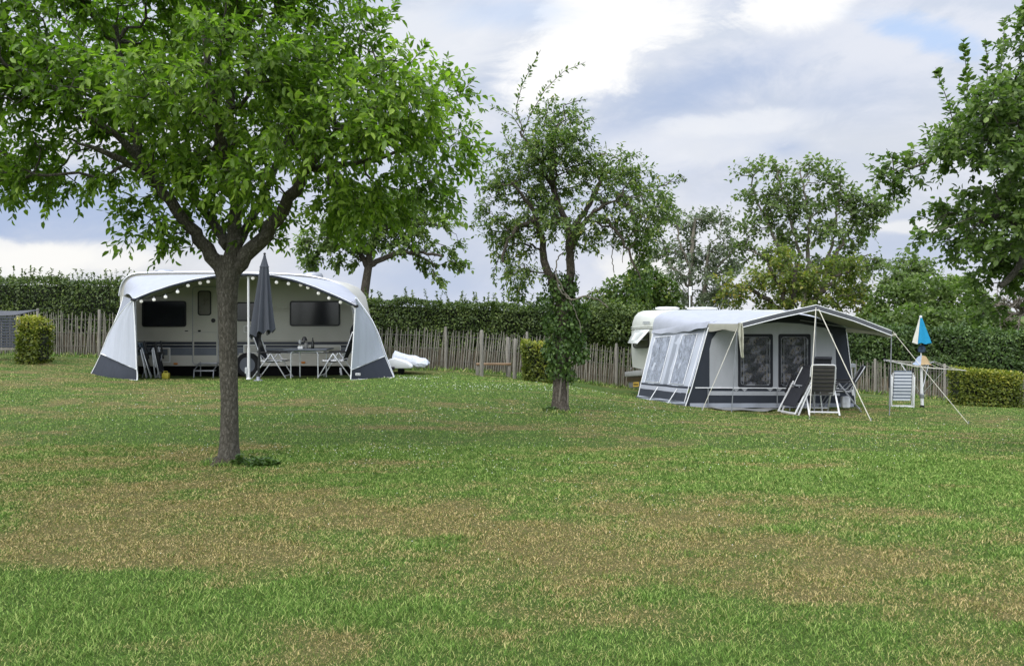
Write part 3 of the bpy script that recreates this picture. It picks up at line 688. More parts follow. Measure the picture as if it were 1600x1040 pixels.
def bush(name, label, Y, blobs, n, leaf, mat, seed, cat='bush', depth=.8, group=None):
    rng = np.random.default_rng(seed)
    cx = sum(b[0] for b in blobs)/len(blobs); T = thing(name,label,cat,G(cx,Y).tolist(),group)
    core = MB(); w = np.array([b[2]*b[3] for b in blobs],float); c = rng.multinomial(n,w/w.sum()); ps=[];ns=[];ti=[]
    gp = G(cx,Y)
    for b,m in zip(blobs,c):
        Yb = Y+(b[4] if len(b) > 4 else rng.normal(0,.5)); cen = P(b[0],b[1],Yb); s = Yb/F; r = np.array([b[2]*s,depth*.5*(b[2]+b[3])*s,b[3]*s])
        dv = _unit(rng.normal(size=(m,3))); dv[:,1] = np.where(rng.random(m) < .7, -np.abs(dv[:,1]), dv[:,1])
        lump = 1+.5*(fbm(dv[:,0]*2.5+seed,dv[:,2]*2.5+dv[:,1]*2,seed,3)-.5)
        ps.append(cen+dv*r*(lump*(1-.45*rng.random(m)**2))[:,None]); ns.append(dv); ti.append(.45+.6*(fbm(dv[:,0]*3+b[0],dv[:,2]*3,seed+2,3)-.5)+rng.normal(0,.09,m)+rng.normal(0,.08))
        core.tube([gp+[(cen[0]-gp[0])*.3,(Yb-Y)*.5,-.1], (gp+cen)/2+[(cen[0]-gp[0])*.2,0,.1], cen, cen+[r[0]*.2,0,r[2]*.8]], [.05,.035,.02,.006], 6)
        for _ in range(6):
            dv1 = _unit(rng.normal(size=3)); core.tube([cen,cen+dv1*r*.85],[.018,.004],4)
    pos = np.concatenate(ps); nn = np.concatenate(ns)
    core.build('branches', MT['bark2'], T)
    ax = _unit(nn*.4+rng.normal(0,.6,pos.shape)+[0,0,-.2]); nr = _unit(nn*.7+rng.normal(0,.5,pos.shape)+[0,0,.5])
    Ls = leaf[0]*(.6+.7*rng.random(len(pos)))
    bulk('foliage', leaf_verts(pos,ax,nr,Ls,Ls*leaf[1]), 6, LEAF_F, mat, T, {'tint':np.clip(np.concatenate(ti),0,1)})
    return T
#@@PART2
# ================================================================== SETTING: fences, hedges, trees
class Plane:
    """a plane in the scene; at() finds the point of it seen at a pixel of the photograph"""
    def __init__(s, p0, n): s.p0 = np.array(p0,float); s.n = _unit(np.array(n,float)); s.n = s.n if s.n[1] < 0 or (s.n[1] == 0 and s.n[0] < 0) else -s.n
    def at(s, px, py, off=0):
        d = np.array([(px-800)/F, 1, -(py-HZ)/F]); o = np.array([0,0,EYE]); p = s.p0+s.n*off
        t = ((p-o)@s.n)/(d@s.n); return o+d*t
    def poly(s, pts, off=0): return [s.at(a,b,off) for a,b in pts]
    def panel(s, mb, pts, off, th): return mb.prism(s.poly(pts,0)+0*s.n, s.n*th) if off == 0 else mb.prism(np.array(s.poly(pts))+s.n*off, s.n*th)
def rrect(x0,y0,x1,y1,r=3,n=4):
    out = []
    for cx,cy,a0 in ((x1-r,y0+r,-90),(x1-r,y1-r,0),(x0+r,y1-r,90),(x0+r,y0+r,180)):
        for k in range(n+1):
            a = math.radians(a0+90*k/n); out.append((cx+r*math.cos(a),cy+r*math.sin(a)))
    return out
def rect(x0,y0,x1,y1): return [(x0,y0),(x1,y0),(x1,y1),(x0,y1)]
def ring(mb, pl, outer, inner, off, th):
    a = np.array(pl.poly(outer))+pl.n*off; b = np.array(pl.poly(inner))+pl.n*off; n = len(a); q = pl.n*th
    vs = list(a)+list(b)+list(a+q)+list(b+q); fs = []
    for i in range(n):
        j = (i+1)%n
        fs += [(2*n+i,2*n+j,3*n+j,3*n+i),(i,n+i,n+j,j),(i,j,2*n+j,2*n+i),(n+i,3*n+i,3*n+j,n+j)]
    return mb.add(vs,fs)

def fence(label, A, B, h, seed, lean=0.0, posts=(), step=.070, low=.48):
    rng = np.random.default_rng(seed); A = np.array(A,float); B = np.array(B,float); L = np.linalg.norm((B-A)[:2]); d = (B-A)/np.linalg.norm(B-A); dh = np.array([d[0],d[1],0])/np.hypot(d[0],d[1])
    nr = np.array([dh[1],-dh[0],0]); nr = nr if nr[1] < 0 else -nr
    T = thing('paling_fence', label, 'fence', ((A+B)/2).tolist(), 'cleft paling fences along the hedge')
    pn = MB(); lo = MB(); s = 0; 
    ln = lean
    while s < L:
        b = A+d*s; b[2] = gz(b[0],b[1])-.05; hh = h*(1+rng.normal(0,.035)); 
        if rng.random() < .06: hh *= .88
        ln_ = lean+.10*(vnoise(np.array([s*.5]),np.array([seed*1.]),2)[0]-.5)+rng.normal(0,.022); w = .026+.018*rng.random()
        pts = []
        bend = rng.normal(0,.012)
        for q in (0,.35,.7,1): pts.append(b+np.array([0,0,hh*q])+dh*(ln_*hh*q+bend*math.sin(q*3.1))+nr*rng.normal(0,.006))
        pn.tube(pts, [w*.55,w*.52,w*.5,w*.22], 5)
        s += step*(.75+.5*rng.random())
    pn.build('paling_panel', MT['pale'], T)
    s = 0
    while s < L:
        b = A+d*s-nr*.05; b[2] = gz(b[0],b[1])-.05; hh = h*(low+.06)*(1+rng.normal(0,.06))
        lo.tube([b,b+np.array([0,0,hh])+dh*(lean*hh+rng.normal(0,.05))-nr*rng.random()*.03], [.024+.016*rng.random(),.016], 4); s += .040*(.6+.8*rng.random())
    lo.build('low_paling_row', MT['brownpale'], T)
    wr = MB()
    for zf in (.22,.52,.82):
        pts = [ (lambda b: b+np.array([0,0,h*zf]))(np.array([*(A+d*L*t)[:2], gz(*(A+d*L*t)[:2])]))+nr*.02+dh*lean*h*zf for t in np.linspace(0,1,14)]
        wr.tube(pts, .004, 4)
    wr.build('binding_wire', MT['wire'], T)
    for t in posts:
        b = A+d*L*t+nr*.05; b[2] = gz(b[0],b[1])-.1
        m = MB(); m.tube([b,b+[0,0,h+.14],b+[0,0,h+.17]], [.045,.04,.03], 9); m.build('post', MT['wood'], T, smooth=True)
    FENCES.append((A,B,int(L*220)))
    return T
fl_A, fl_B = G(-60,22.8), G(230,22.5)
fm_A, fm_B = G(540,22.4), G(1010,22.8)
fr_A, fr_B = G(1300,24.2), G(1680,20.9)
fence('grey brown paling fence on the bank left of the caravan with the white sun canopy', fl_A, fl_B, 1.36, 1, 0.0, (.42,.75))
fence('grey brown paling fence between the two caravans, leaning below the long hedge', fm_A, fm_B, 1.26, 2, .06, (.33,.6,.9))
fence('low grey brown paling fence behind the rotary clothes line at the right', fr_A, fr_B, 1.04, 3, -.01, (.2,.5,.82))

# trimmed hedges
hedge('long_hedge', 'tall dark green hedge behind the paling fence at the far left', G(-140,24.6), G(235,24.4), 2.36, 2.34, 1.1, 21000, (.085,.55), LM['hedge'], sprigs=110, lump=.24, seed=3)
hedge('long_hedge', 'dark green clipped hedge behind the middle fence between both caravans', G(545,24.3), G(1015,24.6), 2.08, 2.35, 1.1, 32000, (.085,.55), LM['hedge'], sprigs=130, lump=.24, seed=4)
hedge('long_hedge', 'dense laurel hedge behind the rotary clothes line and right hand fence', G(1270,26.2), G(1720,23.2), 2.15, 2.0, 1.2, 24000, (.11,.5), LM['hedgeR'], sprigs=70, lump=.4, seed=5)
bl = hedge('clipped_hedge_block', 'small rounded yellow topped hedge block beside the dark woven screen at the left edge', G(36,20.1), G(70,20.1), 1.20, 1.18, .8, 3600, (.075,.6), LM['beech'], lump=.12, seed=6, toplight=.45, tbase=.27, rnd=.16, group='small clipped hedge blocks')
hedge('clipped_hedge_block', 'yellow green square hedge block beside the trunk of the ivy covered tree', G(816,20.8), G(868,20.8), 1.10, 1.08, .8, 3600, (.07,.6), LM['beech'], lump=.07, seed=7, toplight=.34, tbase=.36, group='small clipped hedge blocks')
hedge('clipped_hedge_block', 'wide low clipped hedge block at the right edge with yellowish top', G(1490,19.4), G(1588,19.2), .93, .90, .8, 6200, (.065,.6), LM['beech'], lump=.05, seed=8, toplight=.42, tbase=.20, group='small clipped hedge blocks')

# front tree
tree('cherry_tree', 'large leafy tree in the left foreground, its bare trunk in front of the white canopy', 'tree', G(358,8.0), 8.0,
 [(358,722,17.5),(358,700,14.2),(359,640,13),(357,560,13.4),(355,490,14.2),(355,440,16),(357,418,19),(360,400,16)],
 [[(350,425,14),(338,408,12),(312,375,10),(280,335,9,-.1),(248,292,8,-.2),(215,240,6,-.3),(175,205,4.5,-.5),(120,165,3,-.7)],
  [(362,415,15),(366,385,12,.0),(368,340,10,.1),(367,280,8.5,.15),(362,200,7,.2),(356,110,7,.2),(360,20,5,.1),(370,-70,3)],
  [(365,420,14),(392,392,12),(428,352,11),(452,312,9.5,-.1),(480,262,8,-.2),(525,210,6.5,-.4),(590,165,3.5,-.5),(650,140,1.5,-.6)],
  [(356,385,9),(335,350,8,.3),(305,310,6,.5),(280,250,5,.7),(262,180,4,.8)],
  [(372,380,8),(400,330,7,.5),(430,260,6,.8),(470,170,5,1.0),(500,90,3,1.1)],
  [(212,240,7,-.3),(206,190,6,-.2),(190,120,5,0),(180,40,4,.1)],
  [(246,290,6,-.2),(180,240,5,-.6),(120,225,1.6,-.8)],
  [(478,262,5.5,-.2),(560,255,3.5,-.2),(640,230,2,-.2),(700,200,1,-.2)],
  [(360,300,7,.1),(350,230,6,-.6),(330,150,5,-1.0),(320,60,4,-1.2)]],
 [(-40,60,80,110),(-50,200,70,80),(50,110,100,90),(50,240,85,65),(25,285,55,28),(75,290,35,25),(160,60,100,95),(150,170,85,65),(215,235,60,45),(165,268,22,24,-.5),(270,80,105,95),(300,180,100,85),(260,270,55,45),(228,330,28,42,-.3),(250,350,22,18),(285,362,40,16,-.2),(320,320,45,36),
  (390,60,100,95),(410,180,100,80),(385,265,70,45),(330,250,50,50),(505,60,80,70),(515,165,95,75),(490,255,75,50),(610,150,85,70),(640,225,85,55),(690,150,45,40),(560,300,70,38),(530,335,45,28,-.3),(600,310,40,22,-.2),(655,285,55,26),(705,235,38,34),(560,80,55,50),(440,320,35,35,.2),(400,350,22,30,.1),
  (200,-60,130,70),(340,-90,150,80),(470,-40,100,60),(330,-10,130,60),(80,-10,90,60),(445,100,60,60,-1.2),(250,130,80,60,-1.3),(120,120,60,50,-1.2),(590,200,60,50,-1.2),(340,90,70,60,-1.4),(480,210,60,40,-1.2)],
 1420, (.086,.43), MT['bark'], LM['front'], twigs=3, per=11, tlen=.30, droop=.28, depth=1.25, dspread=1.6, seed=21, r0=.0034, tw_r=.0018, rootflare=.28,
 shoots=([(590,60),(605,30),(622,-5)],[(640,100),(658,80),(668,62)],[(715,150),(735,130),(745,120)],[(700,140),(720,120)],[(720,220),(748,200)],[(300,385,-.2),(268,392,-.2),(240,392,-.2)],[(180,270,-.5),(182,300,-.5)],[(70,300),(82,328)],[(690,290),(715,300),(725,330)],[(650,300),(640,330)],[(235,360,-.3),(215,380,-.3)],[(430,370,.2),(455,380,.2)],[(20,300),(0,318)]))

# old ivy clad tree in the middle
tree('ivy_clad_tree', 'gnarled ivy covered fruit tree standing between the two caravans', 'tree', G(875,13.0), 13.0,
 [(875,643,14.5),(875,630,11.8),(874,600,10.2),(877,560,10),(880,520,11),(881,480,12.5),(879,462,12)],
 [[(874,468,8.5),(862,440,7.2),(850,405,6),(846,375,5),(838,345,4.2,-.1),(822,310,2.6,-.3),(800,285,1.6,-.5)],
  [(884,468,8.5),(890,440,7),(891,400,6.4),(890,365,5.4),(880,335,5,.1),(865,300,4,.2),(858,250,4,.2),(870,200,2.5,.1)],
  [(891,390,5.5),(905,355,4.8,-.2),(930,328,2.6,-.4),(962,312,1.4,-.5)],
  [(890,362,5),(915,330,4,.3),(935,290,3.5,.5),(950,265,2.5,.6)],
  [(945,340,2.6,-.4),(970,370,2.2,-.5),(985,400,1.8,-.5),(1000,435,1.2,-.5)],
  [(838,345,4,-.1),(810,350,3,-.3),(790,380,2.5,-.4),(785,410,2,-.4)],
  [(865,300,4,.2),(845,255,3,.0),(822,225,2,-.1),(812,205,1.5,-.1)]],
 [(850,235,50,42),(870,190,32,32),(890,225,40,35),(815,280,48,42),(780,300,28,26),(865,285,55,45),(835,330,45,40),(915,265,38,28),(955,262,38,26,.3),(985,290,42,34),(945,315,42,34),(1010,335,42,38),(1035,325,25,24),(985,355,40,28),(790,355,32,32),(820,375,26,26),(870,340,36,28),(800,410,18,22),(818,425,22,16),(812,452,17,13),(782,380,16,26),(1005,385,26,26),(1000,415,16,20),(1005,442,14,14),(925,360,26,26),(905,385,20,16,.2),(760,325,14,14),(895,185,24,12)],
 660, (.076,.46), MT['bark2'], LM['old'], twigs=3, per=8, tlen=.24, droop=.22, depth=1.15, seed=22, r0=.0042, tw_r=.0022, rootflare=.35,
 shoots=([(818,205),(806,170),(815,135),(830,105),(845,78)],[(815,215),(828,180),(852,140),(880,112),(915,97)],[(816,205),(800,180),(780,172),(765,165)],[(850,200),(858,160),(870,150)],[(880,165),(900,158),(918,155)],[(895,200),(915,190),(932,186)],[(1020,300),(1040,285),(1068,282)],[(1040,290),(1062,270),(1074,284)],[(775,300),(755,290),(742,310)],[(765,320),(745,340),(735,360)],[(770,235),(750,240)],[(800,240),(775,245),(750,260)],[(795,430),(785,455)],[(1030,360),(1040,390),(1045,410)],[(780,400),(770,430),(775,450)],[(800,235),(785,205),(790,190)]))
def ivy():
    T = thing('climbing_ivy', 'thick ivy wrapped round the trunk of the middle tree', 'ivy', G(880,13.0).tolist())
    rng = np.random.default_rng(5); n = 3000; ps=[]; ns=[]
    for (px,py,rx,ry,c) in ((880,452,20,24,520),(886,480,24,22,560),(878,508,25,20,560),(890,525,22,20,520),(880,552,25,22,620),(872,578,16,14,260),(888,585,12,12,180),(908,488,12,14,200),(907,548,11,18,220),(860,500,10,14,160),(858,545,9,16,160),(850,470,14,14,110),(862,440,14,22,120),(892,440,12,20,90),(806,456,15,14,120),(1004,445,15,15,130)):
        cen = P(px,py,13.0); s = 13/F; dv = _unit(rng.normal(size=(c,3))); ps.append(cen+dv*np.array([rx,min(rx,30),ry])*s*(.6+.6*rng.random((c,1)))); ns.append(dv)
    pos = np.concatenate(ps); nn = np.concatenate(ns)
    stem = MB()
    for k in range(7):
        x0 = rng.normal(0,.10); a = rng.random()*6
        stem.tube([G(876,13)+np.array([.13*math.cos(a+z*.8),.13*math.sin(a+z*.8),z]) for z in np.linspace(0,2.3,14)], np.linspace(.016,.006,14), 5)
    stem.build('stem', MT['twig'], T)
    ax = _unit(nn*.3+rng.normal(0,.5,pos.shape)+[0,0,-.7]); nr = _unit(nn+rng.normal(0,.4,pos.shape))
    L = .064*(.6+.7*rng.random(len(pos)))
    bulk('foliage', leaf_verts(pos,ax,nr,L,L*.72), 6, LEAF_F, LM['ivy'], T, {'tint':np.clip(.45+rng.normal(0,.14,len(pos)),0,1)})
ivy()
def dead_branch():
    m = MB()
    for pts,r in (([(893,470),(880,452),(868,430),(869,405),(880,395)],.012),([(869,430),(872,450),(890,470),(915,462),(935,468),(950,480)],.014),([(915,462),(930,452),(945,462)],.007),([(890,470),(905,500),(908,520)],.008),
                  ([(960,345),(962,375),(955,400),(960,425)],.008),([(968,350),(975,385),(972,410)],.006),([(860,250),(880,262),(905,270)],.010),([(935,240),(955,242),(970,250)],.010),([(1000,300),(1008,320),(1000,345)],.010)):
        m.tube(poly_resample([P(a,b,12.75) for a,b in pts],.05)+np.random.default_rng(len(m.v)).normal(0,.008,(len(poly_resample([P(a,b,12.75) for a,b in pts],.05)),3)), r, 5)
    m.build('bare_vine', MT['twig'], bpy.data.objects['ivy_clad_tree'], smooth=True)
dead_branch()

# right foreground tree, its trunk just outside the picture
tree('apple_tree', 'apple tree with round leaves reaching in from the right edge', 'tree', G(1705,9.5), 9.5,
 [(1705,750,22),(1703,700,19),(1698,600,18),(1692,520,19),(1690,480,19)],
 [[(1690,500,13),(1650,430,11),(1610,370,9,-.2),(1570,330,7,-.3),(1530,345,4,-.4)],[(1690,480,13),(1670,380,12),(1640,280,9),(1600,225,6,-.1),(1540,215,4,-.1),(1480,240,2.6,-.2),(1420,265,1.6,-.2)],
  [(1692,490,12),(1710,380,11,.2),(1700,250,9,.2),(1680,130,6,.2),(1660,40,4,.2)],[(1690,480,11),(1740,370,9,.3),(1790,260,6,.4),(1820,180,4,.4)],[(1640,280,6),(1590,160,5,.1),(1560,120,3.5,.1)],[(1615,375,6,-.2),(1590,420,5,-.3),(1565,450,4,-.3)],[(1690,420,8),(1720,330,6,-.9),(1700,240,4,-1.3)]],
 [(1555,165,45,38),(1590,140,40,40),(1590,215,65,50),(1530,205,42,32),(1490,215,35,26),(1445,248,40,20),(1500,252,38,20),(1405,270,32,13),(1400,290,20,9),(1600,300,70,45),(1560,320,60,38),(1500,335,42,22),(1470,340,30,18),(1455,365,22,12),(1500,375,38,24),(1560,370,50,34),(1600,380,60,50),(1570,425,40,28),(1545,450,26,24),(1548,478,20,16),(1590,430,40,30),
  (1545,200,40,24,-.5),(1490,232,36,18,-.5),(1590,190,40,30,-.6),(1540,240,40,14,-.3),(1680,140,90,80),(1700,270,100,85),(1660,50,75,60),(1680,390,80,60),(1780,190,90,90),(1790,310,80,70),(1640,330,50,50,-1.0),(1600,250,50,45,-1.0)],
 800, (.078,.64), MT['bark'], LM['apple'], twigs=3, per=9, tlen=.24, droop=.12, depth=1.2, dspread=1.3, seed=23, r0=.0042, tw_r=.002,
 shoots=([(1488,185),(1478,150),(1468,125),(1462,105)],[(1515,185),(1512,140),(1508,90),(1505,60)],[(1560,130),(1566,90),(1569,50),(1566,27)],[(1540,160),(1543,110),(1540,60)],[(1530,170),(1526,130)],[(1420,262),(1395,250),(1378,262)],[(1455,235),(1445,215)],[(1480,215),(1462,205)],[(1500,200),(1490,170)],[(1460,345),(1435,335),(1422,350)],[(1455,365),(1430,380)],[(1480,330),(1455,318)],[(1395,285),(1370,262)],[(1395,250),(1385,232)]))

# tree behind the left caravan
tree('small_orchard_tree', 'smaller tree standing behind the right end of the canopied caravan', 'tree', G(566,27), 27,
 [(566,600,8),(567,520,7),(568,470,7),(572,440,6.5),(576,415,6)],
 [[(575,418,5),(560,390,4,.3),(530,370,3,.5),(500,360,2,.6)],[(576,415,5.5),(585,380,4.5),(590,340,3.5),(592,310,2)],[(577,415,4.5),(610,398,4,-.3),(650,392,3,-.5),(690,400,2,-.6)],[(590,360,3.5),(630,350,3),(680,350,2),(705,360,1.5)],[(576,400,3),(550,360,3,-.6),(540,330,2,-.8)]],
 [(600,320,52,26),(550,330,40,30),(510,360,38,28),(490,385,24,22),(485,405,18,14),(560,365,40,28),(610,350,45,28),(650,345,42,25),(685,345,25,14),(640,380,40,20),(670,410,30,14),(680,430,18,12),(700,385,24,10),(715,378,16,6),(710,410,16,6),(530,395,36,16),(600,385,32,18),(555,405,14,8),(665,320,28,16),(630,310,30,14)],
 330, (.16,.62), MT['bark2'], LM['tree'], twigs=3, per=8, tlen=.42, droop=.2, depth=1.0, seed=24, r0=.008, tw_r=.005, group=None)

# background trees behind the tent
tree('ash_tree', 'tall sparse tree behind the tent awning with open sky through its crown', 'tree', G(1262,34), 34,
 [(1262,620,10),(1262,560,9),(1262,520,9),(1262,490,8)],
 [[(1262,495,5),(1245,440,3.5),(1215,380,2.5),(1190,330,1.6),(1175,290,.8)],[(1262,490,5),(1262,420,3.5),(1265,350,2.4),(1255,290,1.4),(1250,265,.8)],[(1262,495,5),(1290,430,3.4),(1320,370,2.2),(1350,330,1.4),(1372,310,.8)],[(1262,470,4),(1230,430,2.6),(1190,400,1.6),(1150,380,.8)],[(1265,440,3),(1300,390,2.2),(1310,320,1.4),(1315,275,.8)],[(1290,440,3),(1335,405,1.6),(1362,398,.8)],[(1250,400,2.4),(1230,330,1.5),(1215,270,.8)]],
 [(1180,270,26,13),(1215,268,22,13),(1262,262,24,12),(1240,300,32,20),(1290,280,30,18),(1310,305,26,16),(1175,310,22,20),(1205,320,32,20),(1265,330,34,20),(1330,320,26,14),(1365,320,26,13),(1340,345,30,16),(1185,355,34,20),(1235,365,34,20),(1290,365,38,22),(1165,385,20,14),(1330,380,30,16),(1225,400,36,18),(1290,410,36,20),(1150,410,20,14),(1340,410,30,16),(1375,410,26,7),(1250,440,40,20),(1330,450,30,20)],
 420, (.21,.60), MT['twig'], LM['far'], twigs=3, per=6, tlen=.6, droop=.15, depth=1.0, seed=25, r0=.012, tw_r=.008)
tree('rusty_hawthorn', 'hawthorn with yellow brown leaves just above the tent awning roof', 'tree', G(1235,31), 31,
 [(1235,620,8),(1235,540,7),(1236,500,7)],
 [[(1236,505,5),(1205,470,4),(1170,450,3),(1140,445,2)],[(1236,500,5),(1240,450,4),(1245,410,2.5)],[(1236,505,5),(1275,465,4),(1310,430,3),(1335,415,2)],[(1236,500,4),(1215,440,3),(1200,410,2)]],
 [(1215,410,36,20),(1180,435,36,18),(1145,450,32,15),(1150,468,30,10),(1215,448,45,22),(1265,440,42,24),(1310,430,34,22),(1330,410,20,14),(1275,470,45,16),(1320,465,34,18),(1215,475,40,12),(1350,480,16,10)],
 230, (.16,.60), MT['bark2'], LM['rust'], twigs=3, per=8, tlen=.50, droop=.15, depth=1.1, seed=26, r0=.009, tw_r=.006)
tree('birch_tree', 'slender grey green birch with two thin stems behind the antenna', 'tree', G(1080,33), 33,
 [(1080,600,5),(1079,540,4.5),(1078,480,4),(1079,430,3.5),(1082,380,3),(1086,340,2)],
 [[(1080,520,4),(1100,470,3.5),(1102,430,3),(1108,380,2)],[(1079,450,2.5),(1055,420,2),(1040,405,1.2)],[(1079,420,2.5),(1062,380,1.8),(1058,350,1.2)],[(1101,440,2.5),(1130,410,1.8),(1145,390,1.2)]],
 [(1085,345,28,14),(1065,360,26,16),(1110,350,28,16),(1125,380,24,18),(1075,390,26,18),(1045,395,22,16),(1095,410,30,18),(1130,415,22,18),(1060,430,26,16),(1110,440,34,20),(1090,465,40,16),(1135,340,14,12),(1130,460,28,18)],
 240, (.17,.52), MT['twig'], LM['birch'], twigs=3, per=7, tlen=.5, droop=.2, depth=1.0, seed=27, r0=.009, tw_r=.006)
bush('yellow_green_thicket', 'yellow green thicket above the roof of the cream caravan', 27.5, [(945,470,30,20),(975,455,34,24),(1010,445,34,26),(1035,455,28,24),(930,492,34,20),(985,485,44,22),(1020,480,34,22),(1045,480,20,16),(1000,420,18,18)], 6500, (.15,.58), LM['bush'], 31)
bush('dark_bush', 'dark green bush at the end of the middle hedge beside the cream caravan', 24.6, [(925,500,30,30),(955,515,34,26),(980,500,26,24),(950,490,34,20)], 4200, (.11,.58), LM['hedge'], 32)
bush('broad_green_tree', 'broad dark green trees above the hedge behind the closed blue parasol', 29, [(1395,470,42,28),(1440,462,46,32),(1490,470,46,34),(1535,490,40,28),(1365,492,26,16),(1420,500,50,22),(1480,505,60,24),(1560,510,34,24),(1590,530,30,18)], 8500, (.17,.55), LM['tree'], 33, 'tree')
tree('loose_grey_shrub', 'loose pale green tree rising above the broad dark trees at the right', 'tree', G(1420,31), 31,
 [(1420,620,5),(1420,520,4.5),(1421,470,4)], [[(1421,480,3.5),(1410,445,3),(1400,425,2)],[(1421,475,3.5),(1435,440,2.5),(1445,415,1.5)]],
 [(1425,420,24,14),(1400,432,20,14),(1445,430,24,16),(1420,445,36,14),(1480,440,24,12),(1510,445,20,14)], 110, (.17,.58), MT['bark2'], LM['far'], twigs=3, per=8, tlen=.45, seed=34, r0=.009, tw_r=.006)
def bare_tree():
    T = thing('bare_tree', 'leafless dead tree at the right edge beyond the hedge', 'tree', G(1625,28).tolist()); m = MB(); rng = np.random.default_rng(9)
    b = G(1625,28); m.tube([b, P(1620,560,28), P(1610,500,28)], [.22,.17,.13], 8)
    def grow(p, d, L, r, k):
        q = p+d*L+rng.normal(0,.05*L,3); m.tube([p,(p+q)/2+rng.normal(0,.04*L,3),q],[r,r*.85,r*.65],5,cap=False)
        if k == 0: return
        for _ in range(3):
            grow(q if rng.random() < .6 else (p+q)/2, _unit(d+rng.normal(0,.55,3)), L*.72, r*.6, k-1)
    for (dx,dz) in ((-1,.9),(-1,.05),(-.4,1.2),(-.9,-.15),(.6,1),(.9,.5),(-1,.45)):
        grow(P(1610,500+random.uniform(-15,30),28), _unit(np.array([dx,rng.normal(0,.3),dz])), .75, .07, 4)
    m.build('trunk', MT['twig'], T)
bare_tree()
# plants at the foot of the front trunk
def ground_plants():
    T = thing('mulch_ring', 'dark soil mound at the foot of the front trunk', 'soil', G(357,7.95).tolist()); 
    c = G(352,7.93); vs=[]; fs=[]; n=28; R=6; rng=np.random.default_rng(2)
    for i in range(R+1):
        for k in range(n):
            a = 2*math.pi*k/n; r = (.24*(1+.3*math.sin(a*3)+.15*math.sin(a*7+1)))*i/R
            x = c[0]+r*1.0*math.cos(a)-.02; y = c[1]+r*.75*math.sin(a); vs.append((x,y,gz(x,y)+.05*(1-(i/R)**2)+rng.normal(0,.014)*(i < R)-.012*(i==R)))
    fs = [(i*n+k,i*n+(k+1)%n,(i+1)*n+(k+1)%n,(i+1)*n+k) for i in range(R) for k in range(n)]
    o = MB().add(vs,fs).build('soil', MT['soil'], None, smooth=True); o['kind'] = 'structure'; o['label'] = 'dark bare soil at the foot of the front trunk'
    bpy.data.objects.remove(T)
    rng = np.random.default_rng(4)
    for (px,Y,rx,ry,n,lab,hh) in ((404,7.85,.22,.13,420,'dark green ground ivy patch right of the front trunk',.06),(372,7.82,.07,.05,90,'tuft of broad leaves against the front trunk',.12),(862,12.9,.16,.1,160,'low leafy weeds at the foot of the ivy covered tree',.10)):
        cc = G(px,Y); a = rng.random(n)*6.28; r = np.sqrt(rng.random(n)); x = cc[0]+rx*r*np.cos(a); y = cc[1]+ry*r*np.sin(a)
        pos = np.stack([x,y,gz(x,y)+hh*(1-r*r)*rng.random(n)+.01],1); L = .05*(.6+.8*rng.random(n))
        ax = _unit(rng.normal(0,1,(n,3))*[1,1,.4]+[0,0,.25]); nr = _unit(rng.normal(0,.4,(n,3))+[0,0,1])
        o = bulk('ground_ivy', leaf_verts(pos,ax,nr,L,L*.6), 6, LEAF_F, LM['ivy'], None, {'tint':np.clip(.3+rng.normal(0,.15,n),0,1)}); tag(o, lab, 'plant')
ground_plants()
